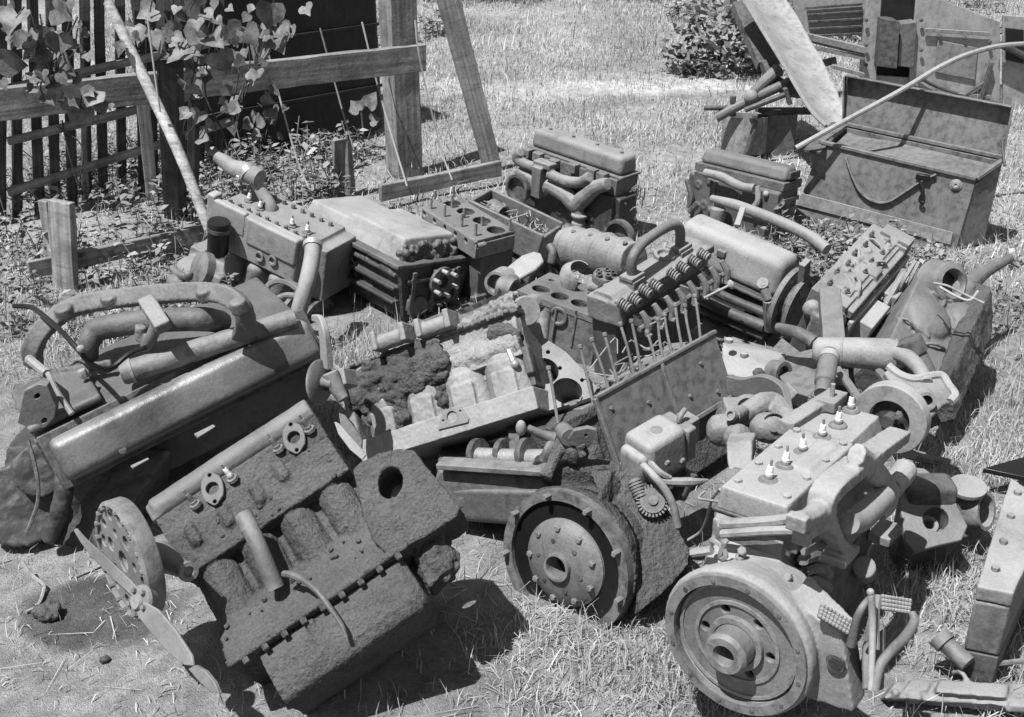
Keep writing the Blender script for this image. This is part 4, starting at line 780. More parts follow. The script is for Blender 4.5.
# ---------------------------------------------------------------- E6 studded cylinder block
L, Wd = .473, .243
f = Frame('cylinder_block', 'bare four-bore cylinder block with thin studs sticking up from its deck', 'cylinder block', (-.177, 5.284, .361), (.1, -6, 127.5))
bc = [f.L(px, py, 'z', 0) for px, py in ((452, 202.5), (466, 211), (482, 220), (496, 229.5))]
g = G(); g.sheet([(0, 0), (0, -Wd), (L, -Wd), (L, 0)][::-1], [circ(b_.x, b_.y, .046, 24) for b_ in bc], (0, 0, 0), (1, 0, 0), (0, 1, 0), .022, .30); f.part('deck', g, M['iron'], bev=.004)
q6 = [f.L(px, py, 'y', 0) for px, py in ((424.5, 213.5), (434.5, 221), (445, 227.5), (455.5, 234), (466, 240.5), (476, 246.5))]
g = G(); g.sheet([(-.004, -.10), (L, -.10), (L, -.004), (-.004, -.004)], [circ(q.x, q.z, .014, 12) for q in q6], (0, .002, 0), (1, 0, 0), (0, 0, 1), -.016, -.05); g.box((-.004, -Wd, -.10), (.012, .0, -.021)); g.box((.012, -Wd, -.10), (L, -Wd + .014, -.021)); f.part('water_jacket', g, M['light'], bev=.006)
g = G(); g.box((.02, -Wd + .03, -.36), (L - .02, -.04, -.105)); g.box((.0, -Wd + .0, -.20), (.12, -.04, -.1), t=(1, 1)); fittings(g, (.02, -Wd + .03, -.36), (0, Wd - .07, 0), (0, 0, .25), (-1, 0, 0), 5, 15); cast(f, 'barrel', g, M['rust'], rm=.007)
for (a_, b_) in (((431, 209), (431, 196)), ((444.5, 217), (444.5, 203)), ((461.7, 227), (461.7, 212)), ((475.7, 236), (475.7, 222)), ((452, 208), (452, 193)), ((464, 218), (464.5, 206)), ((482, 226), (482, 214.5)), ((509.5, 231), (509.5, 217)), ((435, 199), (435, 189)), ((453.6, 197), (453.6, 184))):
    q = f.L(*a_, 'z', -.002); h_ = (a_[1] - b_[1]) / 210 ; g = G(); g.lathe([(.0075, 0), (.0075, h_), (.004, h_ + .003)], q, (.02, .0, 1), 8); f.part('stud', g, M['fly'], bev=0)
# ---------------------------------------------------------------- E7 open trough with debris
L, Wd = .463, .234
f = Frame('crankcase', 'open crankcase trough full of straw and wire, beside the studded block', 'crankcase', (.159, 5.59, .275), (-1, -15.2, 150.6))
g = G(); dpt = -.17
g.box((0, -.02, dpt), (L, 0, 0)); g.box((0, -Wd, dpt), (L, -Wd + .02, 0)); g.box((0, -Wd + .02, dpt), (.02, -.02, -.02)); g.box((L - .02, -Wd + .02, dpt), (L, -.02, 0)); g.box((0, -Wd + .02, dpt - .02), (L, -.02, dpt + .002)); g.box((0.02, -Wd, -.42), (L - .03, -.02, dpt - .02)); f.part('trough', g, M['iron'], bev=.006)
g = G()
for k in range(90):
    p = Vector((rnd(.05, L - .06), rnd(-Wd + .04, -.04), rnd(dpt, -.02))); d_ = Vector((rnd(-1, 1), rnd(-1, 1), rnd(-.4, .6))) * .05; e_ = Vector((rnd(-1, 1), rnd(-1, 1), rnd(-.5, .5))) * .03; g.tube([p, p + d_ + e_, p + d_ * 2], .0028, 4, 3)
tag(f.part('straw_tangle', g, M['straw'], bev=0), None, None, kind='stuff')
g = G(); q = f.L(491, 206, 'z', -.06); g.ring(q, q + Vector((-.09, .02, 0)), .045, .033, 20); f.part('pipe_end', g, M['rust'], bev=0)
c = f.L(573, 252, 'x', -.05); g = G(); g.ring(c, c - X1 * .03, .145, .125, 44, 0, 360); g.lathe([(.125, .0), (.12, .10), (.06, .12)], c, X1, 36); f.part('bell_rim', g, M['fly'], bev=0)
g = G(); g.tube([f.W(PY(549, 245, 5.25)), f.W(PY(553, 252, 5.22)), f.W(PY(551, 264, 5.2))], .022, 8); cast(f, 'lug', g, M['rust'], rm=.006)
# ribbed gearbox casing lying in front
a_, b_ = PY(566, 246, 5.35), PY(634, 262, 5.0); d_ = (b_ - a_).normalized()
f = Frame('gearbox_casing', 'ribbed cast gearbox casing behind the bored block', 'gearbox casing', (a_ + b_) / 2 - Vector((0, 0, .1)))
g = G(); Ln = (b_ - a_).length; pr = []
for k in range(26):
    u = k / 25; r_ = .105 - .02 * abs(u - .4) + (.012 if k % 6 == 3 else 0); pr.append((r_, u * Ln))
g.lathe([(0, 0)] + pr + [(0, Ln)], f.W(a_), d_, 32); cast(f, 'casing', g, M['light'], rm=.006, sm=1, lump=.003)
bolts(f, [f.W(a_ + d_ * Ln * u) + Vector((0, -.05, .095)) for u in (.1, .35, .6, .85)], (0, -.3, 1), M['rust'], .012, .014)
# ---------------------------------------------------------------- E8 upright engine at the back
L, Wd, H, B = .701, .162, .107, .311
f = Frame('engine', 'upright engine at the back with a long pale rocker cover and branching manifold', 'engine', (.108, 6.787, .415), (-.5, 3.9, -43.6))
g = G(); g.box((0, 0, 0), (L, Wd, H), t=(.97, .86)); f.part('rocker_cover', g, M['light'], bev=.028, seg=4, ang=60)
bolts(f, [(L * u, Wd * .5, H) for u in (.12, .38, .64, .9)], Z1, M['iron'], .011, .012, 'nut')
g = G(); g.box((-.012, -.012, -.014), (L + .012, Wd + .012, -.001)); f.part('gasket_flange', g, M['iron'], bev=.003)
g = G(); g.box((0, -.03, -.11), (L, Wd + .005, -.015)); f.part('cylinder_head', g, M['rust'])
g = G(); g.box((.0, -.05, -.43), (L, Wd + .02, -.111)); g.box((L - .01, -.02, -.30), (L + .03, Wd - .02, -.12)); g.box((L, .02, -.43), (L + .05, Wd, -.30)); fittings(g, (0, -.05, -.42), (L, 0, 0), (0, 0, .3), (0, -1, 0), 20, 9); fittings(g, (L + .02, .0, -.42), (0, Wd, 0), (0, 0, .3), (1, 0, 0), 9, 10); cast(f, 'engine_block', g, M['dark'], rm=.007)
mp8 = lambda l, y: [f.L(px, py, 'y', y) for px, py in l]
g = G(); g.tube(mp8([(521, 152), (516.5, 158), (524, 163.5), (536, 168)], -.10), .031, 12); g.tube(mp8([(549, 174), (558, 178.5), (570, 182), (581, 182), (590, 177)], -.10), .033, 12); q0, q1 = mp8([(541, 166), (541, 197)], -.11); g.box((q0.x - .035, -.15, q1.z), (q0.x + .035, -.06, q0.z)); g.box((q0.x - .05, -.13, q0.z - .005), (q0.x + .08, -.05, q0.z + .03))
cast(f, 'intake_manifold', g, M['light'], rm=.006)
g = G(); g.tube(mp8([(519, 170), (524, 175), (532, 180), (540, 190), (548, 186), (558, 190), (568, 197), (576, 204), (585, 197), (595, 188), (608, 184)], -.085), [.036, .042, .046, .046, .044, .046, .05, .052, .048, .044, .038], 10); g.tube(mp8([(578, 203), (579.5, 213)], -.09), .03); q = f.L(579.5, 214, 'y', -.09); g.lathe([(.05, 0), (.05, .02)], q, -Z1, 16); g.lathe([(.035, .02), (.035, .05), (.045, .05), (.045, .07)], q, -Z1, 16); cast(f, 'exhaust_manifold', g, M['light'], rm=.006)
for px, py in ((527, 152), (538, 156), (554, 163), (573, 167), (592, 172), (602, 176)):
    q = f.L(px, py, 'y', -.05); g = G(); g.box((q.x - .03, -.07, q.z - .03), (q.x + .03, -.02, q.z + .02)); f.part('manifold_lug', g, M['iron'])
for px, py, r_, nm in ((516, 189, .085, 'flywheel_ring'), (617, 238, .10, 'pulley_ring')):
    q = f.W(PY(px, py, 6.5 if px < 550 else 6.0)); g = G(); g.ring(q, q + Vector((.0, .04, 0)), r_, r_ * .82, 36); g.lathe([(0, .05), (r_ * .8, .05), (r_ * .8, .03), (0, .03)], q, Y1, 30); f.part(nm, g, M['dark'], bev=0)
g = G(); 
for k in range(7): x0 = L + .03; z0 = rnd(-.25, -.05); y0 = rnd(.02, Wd); g.tube([(x0, y0, z0), (x0 + .03, y0 + .02, z0 + .03), (x0 + .02, y0 + .04, z0 - .05)], .004, 4, 3)
f.part('loose_wire', g, M['straw'], bev=0)
# ---------------------------------------------------------------- E9 back right engine
L, Wd, H, B = .605, .159, .077, .244
f = Frame('engine', 'dusty engine at the back right close to the steel box, thin pipe along its side', 'engine', (1.119, 6.715, .338), (-3.7, -.4, -45.5))
g = G(); g.box((0, 0, 0), (L, Wd, H), t=(.97, .55)); f.part('rocker_cover', g, M['iron'], bev=.025, seg=4, ang=60)
g = G(); g.box((L - .005, .03, .01), (L + .012, Wd - .02, H - .02)); f.part('end_cap', g, M['dark'], bev=.006)
g = G(); g.box((-.01, -.02, -.05), (L + .01, Wd + .01, -.002)); f.part('cylinder_head', g, M['rust'])
g = G(); g.box((0, -.03, -.34), (L, Wd, -.051)); g.box((L * .6, -.05, -.24), (L, .0, -.06)); g.box((-.06, -.0, -.3), (.02, Wd, -.08)); fittings(g, (0, -.03, -.33), (L * .6, 0, 0), (0, 0, .27), (0, -1, 0), 16, 11); fittings(g, (L, .0, -.33), (0, Wd, 0), (0, 0, .25), (1, 0, 0), 8, 12); cast(f, 'engine_block', g, M['rust'], rm=.007)
g = G()
for z in (-.12, -.18): g.box((L, .0, z), (L + .012, Wd, z + .025))
f.part('end_ribs', g, M['iron'])
g = G(); g.tube([f.L(*p, 'y', -.10) for p in ((705, 172.6), (722, 177), (735, 184), (745, 187.5), (755, 189))], [.024, .027, .027, .026, .03], 12); f.part('water_pipe', g, M['light'], bev=0)
q = f.L(718, 212, 'y', -.13); g = G(); g.lathe([(.04, -.05), (.045, -.04), (.045, .02), (.03, .035), (.03, .06), (.05, .07), (.02, .09)], q, Z1, 20); f.part('carburettor', g, M['light'], bev=0)
q = f.L(766, 194, 'y', -.06); g = G(); g.ball(q, .018); g.tube([f.L(757, 186, 'y', -.08), f.L(758, 200, 'y', -.08), f.L(752, 210, 'y', -.08)], .018, 8); f.part('fitting', g, M['pale'], bev=0)
g = G(); g.tube([f.L(687, 180, 'y', -.05), f.L(691, 196, 'y', -.06), f.L(689, 208, 'y', -.06)], .018, 8); g.tube([f.L(690, 212, 'y', -.08), f.L(698, 203, 'y', -.08)], .02, 8); f.part('linkage', g, M['dark'], bev=0)
g = G(); g.tube([PY(712, 198.5, 6.1), PY(735, 205, 5.95), PY(760, 214, 5.8), PY(787, 225, 5.65), PY(810.5, 237, 5.5), PY(827, 249.5, 5.4)], [.02, .03, .03, .031, .031, .03], 14)
tag(mesh('exhaust_pipe', g, M['light'], bev=0), 'long round exhaust pipe lying across in front of the back right engine', 'pipe')
g = G(); g.bar(PY(743, 208, 5.75), PY(737, 226, 5.6), .03, .02); tag(mesh('pipe_strut', g, M['pale']), 'short pale strut propping the long round exhaust pipe', 'strut')
# ---------------------------------------------------------------- E10 pale upturned pan
L, Wd, H = .56, .247, .176
f = Frame('engine', 'overturned engine with smooth pale rounded pan and a ring-shaped bell at its right end', 'engine', (.789, 5.259, .289), (6.1, 8.4, -41.2))
g = G(); g.box((-.02, 0, 0), (L, Wd, H), t=(.98, .62)); f.part('oil_pan', g, M['pale'], bev=.04, seg=5, ang=70)
g = G(); q = f.L(727, 251, 'z', H * .6); g.box((q.x - .025, .015, H * .52), (q.x + .02, .05, H * .72)); f.part('plug_plate', g, M['iron'], bev=.004)
g = G(); g.box((-.03, -.02, -.02), (L, Wd + .02, .0)); g.box((0, .0, -.34), (L, Wd, -.02)); fittings(g, (0, .0, -.33), (L, 0, 0), (0, 0, .28), (0, -1, 0), 20, 13); cast(f, 'engine_block', g, M['dark'], rm=.007)
for y, z, r_ in ((-.05, -.04, .022), (-.07, -.10, .028), (-.06, -.16, .02)):
    g = G(); g.tube([(.1, y, z), (.35, y - .01, z - .005), (L + .02, y, z)], r_, 10); f.part('side_pipe', g, M['dark'], bev=0)
c = f.L(786, 300, 'x', L + .04)
g = G(); g.ring(c, c + X1 * .025, .165, .125, 44); f.part('bell_ring', g, M['iron'], bev=0)
g = G(); g.ring(c + X1 * .07, c + X1 * .09, .16, .14, 44); g.lathe([(.12, .07), (.08, -.02), (.0, -.03)], c, X1, 30); f.part('inner_ring', g, M['rust'], bev=0)
g = G(); q0, q1 = f.L(805, 262, 'x', L + .11), f.L(802, 296, 'x', L + .11); g.bar(q0, q1, .055, .03, (1, 0, 0)); f.part('strap_plate', g, M['light'])
g = G(); q0, q1 = f.L(763, 284, 'y', -.09), f.L(768, 300, 'y', -.10); g.tube([q0, q1], .022, 8); g.lathe([(.03, 0), (.03, .012)], q0, (0, -.6, .8), 8); q2 = f.L(769, 330, 'y', -.06); g.tube([q1, q2], .024, 8); f.part('lug', g, M['light'])
# ---------------------------------------------------------------- E11a bored block, middle
L, Wd = .423, .308
f = Frame('cylinder_block', 'flat engine block in the middle of the pile with three open bores in its deck', 'cylinder block', (.022, 4.822, .294), (-3.5, 6.4, -31.1))
hs = [f.L(px, py, 'z', 0) for px, py in ((541, 288.8), (560, 296), (580, 303))]; h2 = [f.L(px, py, 'z', 0) for px, py in ((551.5, 280), (570.6, 287.3), (580.6, 290.3), (590.6, 293.6), (536, 300), (557, 305), (577, 311), (530, 283), (595, 306), (603, 303))]
g = G(); g.sheet([(0, 0), (L, 0), (L, Wd), (0, Wd)], [circ(h.x, h.y, .042, 26) for h in hs] + [circ(h.x, h.y, r_, 12) for h, r_ in zip(h2, (.015, .015, .015, .015, .006, .006, .006, .006, .005, .005))], (0, 0, 0), (1, 0, 0), (0, 1, 0), .03, .16); f.part('deck', g, M['iron'], bev=.003)
g = G(); g.box((0, .004, -.30), (L, .02, -.031)); g.box((0, .02, -.3), (.02, Wd - .02, -.031)); g.box((L - .02, .02, -.3), (L, Wd - .02, -.031)); g.box((0, Wd - .02, -.3), (L, Wd, -.031)); g.box((.02, .02, -.3), (L - .02, Wd - .02, -.26)); q = f.L(559, 316, 'y', 0); g.lathe([(.045, 0), (.045, .012), (.03, .012), (.03, .004), (0, .004)], q, -Y1, 20); q = f.L(610, 332, 'y', 0); g.lathe([(.04, 0), (.04, .012), (.025, .012), (.025, .004), (0, .004)], q, -Y1, 20); f.part('side_wall', g, M['rust'], bev=.004)
q = f.L(514, 291, 'x', -.02); g = G(); g.ring(q, q - X1 * .07, .055, .043, 26); g.tube([q + Vector((.01, .02, -.02)), q + Vector((-.03, .02, -.06))], .018, 8); f.part('outlet_ring', g, M['iron'], bev=0)
q = PY(496, 284, 4.95); f2 = Frame('pipe_flange', 'round hollow pipe flange leaning at the left of the bored block', 'flange', q - Vector((0, 0, .06))); qq = f2.W(q); g = G(); g.ring(qq, qq + Vector((.04, .09, -.01)), .06, .046, 28); g.lathe([(.045, .05), (.04, .2), (0, .2)], qq, (.4, .9, -.1), 24); f2.part('flange', g, M['light'], bev=0)
g = G(); g.tube([qq + Vector((.05, .0, -.06)), qq + Vector((.02, -.04, -.10)), qq + Vector((-.06, -.08, -.12)), qq + Vector((-.1, -.08, -.15))], .018, 4, 4, flat=.4); f2.part('bracket', g, M['iron'])
f2 = Frame('sheet_scrap', 'pale rounded sheet metal scrap lying between the studded and the bored block', 'metal scrap', PY(523, 262, 5.05)); g = G(); vs = []
pt = [(502, 274), (508, 266), (522, 255), (534, 251), (541, 253), (544, 261), (536, 269), (520, 278), (506, 281)]
cq = [f2.W(PY(px, py, 5.05 + (275 - py) * .006)) for px, py in pt]; k = len(cq); g.add(cq + [c_ + Vector((0, .004, -.02)) for c_ in cq], [tuple(range(k)), tuple(range(k, 2 * k))[::-1]] + [(i, i + k, (i + 1) % k + k, (i + 1) % k) for i in range(k)]); f2.part('shell', g, M['pale'], bev=.006)
g = G(); q = f2.W(PY(505, 287, 4.93)); g.ring(q, q + Vector((.03, .06, 0)), .05, .035, 24); f2.part('neck', g, M['iron'], bev=0)
q = PY(605, 278, 4.85); f2 = Frame('distributor_cap', 'dark round distributor cap with sockets sitting on the bored block', 'distributor cap', q - Vector((0, 0, .05))); g = G(); g.lathe([(.03, -.06), (.052, -.05), (.06, .0), (.055, .02), (.0, .02)], f2.W(q), (0.1, -.2, 1), 24); cp = f2.part('cap', g, M['rust'], bev=0)
g = G()
for k in range(5): a = 2 * math.pi * k / 5; g.ring(f2.W(q) + Vector((.036 * math.cos(a), .036 * math.sin(a) - .004, .015)), f2.W(q) + Vector((.036 * math.cos(a), .036 * math.sin(a) - .01, .034)), .014, .008, 12)
f2.part('socket', g, M['dark'], cp, bev=0)
q = PY(577, 276, 4.95); f2 = Frame('half_shell', 'pale half-round metal shell next to the distributor cap', 'metal shell', q - Vector((0, 0, .04))); g = G(); g.lathe([(.075, -.04), (.08, .0), (.055, .05), (.05, .05), (.07, .0), (.065, -.04), (.075, -.04)], f2.W(q), (.3, -.5, .8), 28, 20, 235); f2.part('shell', g, M['pale'], bev=0); g = G(); g.tube([f2.W(PY(590, 286, 4.85)), f2.W(PY(600, 288, 4.82))], .025, 10); g.tube([f2.W(PY(606, 290, 4.75)), f2.W(PY(622, 282, 4.75))], [.028, .022], 10); f2.part('boss', g, M['light'], bev=0)
# canister left of bored block
a_, b_ = PY(543, 312, 4.45), PY(541, 334, 4.35); f2 = Frame('oil_canister', 'ribbed open canister standing against the left end of the bored block', 'canister', b_ - Vector((0, 0, .05))); g = G(); A_, B_ = f2.W(a_), f2.W(b_); g.cyl(A_.lerp(B_, .12), A_.lerp(B_, 1.5), .034, .032, 22); g.ring(A_, A_.lerp(B_, .14), .036, .028, 22); f2.part('body', g, M['rust'], bev=0)
g = G(); q = A_ + Vector((-.03, -.01, .05)); g.lathe([(.0, 0), (.035, .0), (.035, .02), (.02, .05)], q, (-.6, -.5, .4), 20); f2.part('clamp_plate', g, M['light'], bev=0)
# ---------------------------------------------------------------- E11b head with valve springs
L = .648
f = Frame('valve_casting', 'pale cylinder head with a hoop-shaped elbow on top and a row of valve springs', 'cylinder head', (.456, 4.373, .424), (.2, -6.4, 46.8))
g = G(); g.box((-.01, .0, -.035), (L, .115, .0)); g.box((-.01, .03, -.0), (L, .16, .02), t=(.98, .6)); g.box((.0, .02, -.10), (L, .17, -.02)); g.hex([Vector(p) for p in ((-.02, .0, -.11), (.02, .0, -.11), (.05, .17, -.11), (-.03, .17, -.11), (-.02, .0, -.01), (.02, 0, -.01), (.05, .17, .0), (-.03, .17, .0))])
cast(f, 'head_casting', g, M['light'], rm=.006, lump=.003)
g = G(); g.box((-.012, -.008, -.028), (L + .004, .002, .006)); g.box((-.016, -.010, -.10), (-.004, .03, .004)); f.part('edge_flange', g, M['iron'])
def coil(p, ax, r, h, n=4):
    g = G(); g.cyl(p, Vector(p) + Vector(ax) * h, r * .55, n=12); x, y, z = basis(ax); pts = []
    for k in range(n * 10 + 1): a = 2 * math.pi * k / 10; pts.append(Vector(p) + z * (h * k / (n * 10)) + x * r * math.cos(a) + y * r * math.sin(a))
    g.tube(pts, .0048, 5, 1); g.ring(Vector(p) + z * h, Vector(p) + z * (h + .007), r * 1.06, r * .4, 16); return g
for px, py in ((630, 308), (640, 302), (651, 293.7), (661, 288), (678.6, 277), (688, 270), (699.5, 263.6), (708.8, 257)):
    q = f.L(px, py, 'y', -.055); f.part('valve_spring', coil(q + Vector((0, .055, .012)), Vector((0, -.9, -.25)).normalized(), .019, .05), M['fly'], bev=0)
g = G(); g.tube([(.0, -.085, -.10), (L * .5, -.085, -.10), (L, -.085, -.10)], .012, 8, 2); f.part('rocker_shaft', g, M['rust'], bev=0)
for k in range(8):
    x = L * (.05 + .127 * k); g = G(); g.tube([(x, -.075, -.035), (x + .01, -.10, -.085), (x, -.10, -.135)], [.012, .017, .013], 8, 3); g.bolt((x, -.105, -.135), (0, -1, 0), .012, .02); f.part('rocker_arm', g, M['fly'], bev=0)
for k in range(4):
    x = L * (.11 + .254 * k); g = G(); g.box((x - .015, -.1, -.13), (x + .015, -.0, -.08)); f.part('rocker_stand', g, M['rust'])
eb = [(632, 275, .06), (632, 260, .06), (640, 246, .065), (655, 234, .07), (668, 226.5, .075), (676, 225, .075), (680, 231, .075), (680, 246, .075)]
g = G(); g.tube([f.L(px, py, 'y', y) for px, py, y in eb], .0225, 14); el = f.part('water_elbow', g, M['iron'], bev=0)
for (px, py, y) in (eb[0], eb[-1]):
    q = f.L(px, py, 'y', y); g = G(); g.box((q.x - .045, y - .035, q.z - .012), (q.x + .045, y + .035, q.z + .006)); g.box((q.x - .04, y - .04, .0), (q.x + .04, y + .04, q.z - .012)); f.part('elbow_flange', g, M['light'], el)
g = G(); q = f.L(665, 253, 'y', .09); g.lathe([(.05, -.03), (.05, .0), (.032, .0), (.028, -.02), (0, -.02)], q, (0, -.2, 1), 20); cast(f, 'port_boss', g, M['light'], rm=.005, lump=0)
g = G(); g.box((.0, .04, -.40), (L - .03, .17, -.10)); fittings(g, (0, .04, -.38), (L - .03, 0, 0), (0, 0, .26), (0, -1, 0), 22, 14); cast(f, 'lower_casting', g, M['rust'], rm=.007)
a_, b_ = PY(704, 298, 4.2), PY(728, 286, 4.25); f2 = Frame('valve', 'loose poppet valve pointing right beside the valve springs', 'valve', a_); g = G(); g.cyl((0, 0, 0), f2.W(b_), .005); g.lathe([(.006, 0), (.02, .012), (.02, .017), (0, .018)], f2.W(b_), f2.W(b_), 16); f2.part('stem', g, M['pale'], bev=0)
# ---------------------------------------------------------------- E12 engine with big side sheets, pushrods and dirty bell
L, H = .645, .258
f = Frame('engine', 'long engine with flat side covers, upright pushrods and a crusted open clutch bell', 'engine', (.362, 3.427, .21), (-23.4, -4.7, 42.2))
def sheetbox(x0, x1): return G().box((x0, -.012, .01), (x1, .006, H - .004))
for x0, x1 in ((.004, L * .515), (L * .525, L - .004)):
    o_ = f.part('side_cover', sheetbox(x0, x1), M['sheet'], bev=.004)
g = G(); g.box((0, -.02, -.006), (L, .0, .012)); g.box((0, -.02, H - .006), (L, .0, H + .008)); g.box((L * .508, -.02, .012), (L * .532, -.0, H - .006)); g.box((-.01, -.02, .0), (.006, 0, H)); f.part('cover_frame', g, M['iron'], bev=.003)
for x, z in ((.12, .07), (.22, .15), (.42, .09), (.52, .18), (.56, .05), (.05, .2)):
    g = G(); g.bolt((x, -.012, z), -Y1, .008, .008); f.part('bolt', g, M['iron'], bev=0)
hs = [f.L(px, py, 'z', H) for px, py in ((543, 371), (565, 389))]
bores = [circ(h.x, h.y, .052, 26) for h in hs]; st = hs[1] - hs[0]
dk = [(-.17, .0), (L, .0), (L, .30), (-.17, .30)]
ok = []
g = G(); g.sheet([(-.02, .012), (L, .012), (L, .24), (-.02, .24)], [], (0, 0, H - .03), (1, 0, 0), (0, 1, 0), .02); f.part('lifter_shelf', g, M['iron'], bev=.003)
Dk = Plane(PY(556, 380, 3.62), (-.12, -.50, .86), f); g = G(); Dk.flat(g, [(524, 340), (545, 338), (566, 352), (585, 372), (597, 388), (592, 397), (544, 412), (536, 398), (528, 372)], .022, [Dk.oval(544, 371, 15, 13, 15), Dk.oval(567, 391, 15.5, 13, 15), Dk.oval(548, 352, 2.2, 2), Dk.oval(532, 352, 2, 2), Dk.oval(560, 368, 2, 2), Dk.oval(582, 380, 2, 2)], .14); f.part('bore_deck', g, M['light'], bev=.003)
g = G(); g.box((-.18, .004, -.02), (.0, .31, H - .034)); g.box((0.001, .012, -.06), (L - .004, .31, H - .055)); g.box((-.20, -.01, H - .06), (-.01, .02, H - .02)); g.box((-.02, .02, -.2), (L, .28, -.05))
fittings(g, (-.18, .004, .0), (.16, 0, 0), (0, 0, H - .05), (0, -1, 0), 6, 16); fittings(g, (.0, .05, H - .05), (L, 0, 0), (0, .2, 0), (0, 0, 1), 26, 17, 1.2); cast(f, 'engine_block', g, M['crust'], rm=.007, lump=.006, fine=.005)
tp = [(579, 344), (593, 336), (604, 332), (622, 325), (633, 322), (646, 330), (655, 318), (664, 312), (676, 306), (686, 303), (694, 298), (545, 366)]
bs_ = [(591, 394), (607, 384), (617, 380), (633, 372), (640, 366), (655, 360), (664, 362), (672, 352), (682, 346), (691, 340), (700, 336), (556, 412)]
for t_, b_ in zip(tp, bs_):
    p0 = f.L(*b_, 'y', .03); p1 = f.L(*t_, 'y', .055); g = G(); p1 = p1 + Vector((rnd(-.012, .012), 0, rnd(-.012, .006))); g.tube([p0 - (p1 - p0) * .25, p0.lerp(p1, .5) + Vector((rnd(-.004, .004), rnd(-.004, .004), 0)), p1], .0054, 8, 3); g.lathe([(.004, -.008), (.009, -.006), (.010, .004), (.006, .008), (0, .008)], p1, p1 - p0, 10); f.part('pushrod', g, M['iron'], bev=0)
g = G()
for k in range(14):
    p = Vector((rnd(.1, .5), rnd(.02, .09), H + rnd(0, .1))); g.tube([p, p + Vector((rnd(-.08, .08), rnd(-.02, .04), rnd(-.04, .05))), p + Vector((rnd(-.15, .15), rnd(-.02, .06), rnd(-.04, .04)))], .0025, 4, 3)
tag(f.part('straw_wisps', g, M['straw'], bev=0), None, None, kind='stuff')
# bell housing and clutch
c = f.W(PY(566, 562, 2.98)); ax = f.I.to_3x3() @ Vector((-.60, -.77, .17)).normalized(); bx_, by_, bz_ = basis(ax)
g = G(); g.ring(c - bz_ * .03, c + bz_ * .015, .238, .205, 56); ring_ = f.part('bell_rim', g, M['rust'], bev=0)
for k in range(9):
    a = 2 * math.pi * (k + .2) / 9; q = c + (bx_ * math.cos(a) + by_ * math.sin(a)) * .222 + bz_ * .015; g = G(); g.bolt(q, ax, .010, .03); f.part('bolt', g, M['iron'], ring_, bev=0)
g = G(); g.lathe([(.2055, 0), (.203, -.20), (.05, -.21), (0, -.21)], c, ax, 44); f.part('bell_inside', g, M['black'], bev=0)  # black lining: the shade inside the bell is painted in
cc_ = c + bz_ * .012
g = G(); g.lathe([(.0, -.06), (.136, -.06), (.150, -.055), (.152, -.03), (.146, -.02), (.144, -.004), (.132, .004), (.125, .012), (.09, .024), (.048, .030), (.046, .046), (.038, .046), (.034, .02), (.03, -.02), (0, -.02)], cc_, ax, 48); cl = f.part('clutch_cover', g, M['fly'], bev=0)
for k in range(9):
    a = 2 * math.pi * k / 9; q = cc_ + (bx_ * math.cos(a) + by_ * math.sin(a)) * .120 + bz_ * .013; g = G(); g.bolt(q, ax, .0105, .012); f.part('bolt', g, M['iron'], cl, bev=0)
for k in range(6):
    a = 2 * math.pi * (k + .5) / 6; q = cc_ + (bx_ * math.cos(a) + by_ * math.sin(a)) * .082 + bz_ * .026; g = G(); g.lathe([(.008, 0), (.008, .003), (0, .004)], q, ax, 10); f.part('rivet', g, M['dark'], cl, bev=0)
w3 = lambda px, py, Y: f.W(PY(px, py, Y))
g = G(); g.lathe([(.17, -.18), (.235, -.02), (.242, .0), (.242, .008), (.21, .008), (.208, -.14), (.17, -.15), (.17, -.18)], c - bz_ * .026, ax, 48)
g.hex([w3(545, 478, 3.14), w3(636, 600, 3.02), w3(690, 590, 3.1), w3(690, 600, 3.5)] + [w3(555, 466, 3.15), w3(612, 464, 3.15), w3(690, 556, 3.2), w3(640, 470, 3.7)])
g.hex([w3(600, 500, 3.0), w3(625, 600, 2.93), w3(690, 580, 3.1), w3(660, 500, 3.4)] + [w3(590, 470, 3.12), w3(612, 470, 3.12), w3(688, 558, 3.18), w3(640, 466, 3.5)])
g.tube([w3(545, 474, 3.25), w3(585, 470, 3.2), w3(615, 472, 3.2)], .04, 8)
cast(f, 'bell_housing', g, M['crust'], rm=.005, lump=.008, fine=.007, fs=.013)
Hs = Plane(PY(646, 530, 3.02), (.22, -.62, .75), f); g = G(); Hs.flat(g, [(590, 474), (612, 464), (640, 470), (662, 495), (690, 552), (688, 566), (664, 592), (640, 612), (634, 580), (630, 545), (616, 505)], .12, [Hs.oval(650, 502, 16, 10, 40)], .04); cast(f, 'housing_side', g, M['crust'], rm=.005, lump=.008, fine=.007, fs=.013)
q = w3(652, 501, 3.07); g = G(); ga = f.I.to_3x3() @ Vector((.05, -.75, .65)).normalized(); gx, gy, gz_ = basis(ga)
g.lathe([(0, 0), (.04, .0), (.04, .012), (.015, .012), (.015, .02), (0, .02)], q, ga, 28)
for k in range(26):
    a = 2 * math.pi * k / 26; g.bar(q + (gx * math.cos(a) + gy * math.sin(a)) * .036, q + (gx * math.cos(a) + gy * math.sin(a)) * .052, .006, .014, ga)
f.part('starter_gear', g, M['iron'], bev=0)
q = w3(637, 488, 3.10); g = G(); g.cyl(q - gy * .03, q + gy * .03, .02); [g.ring(q + gy * (.01 * k - .03), q + gy * (.01 * k - .025), .024, .01, 16) for k in range(6)]; f.part('spring', g, M['iron'], bev=0)
arm = [(568, 440), (574, 431), (588, 428), (597, 430), (598, 437), (590, 441), (578, 446), (570, 446)][::-1]
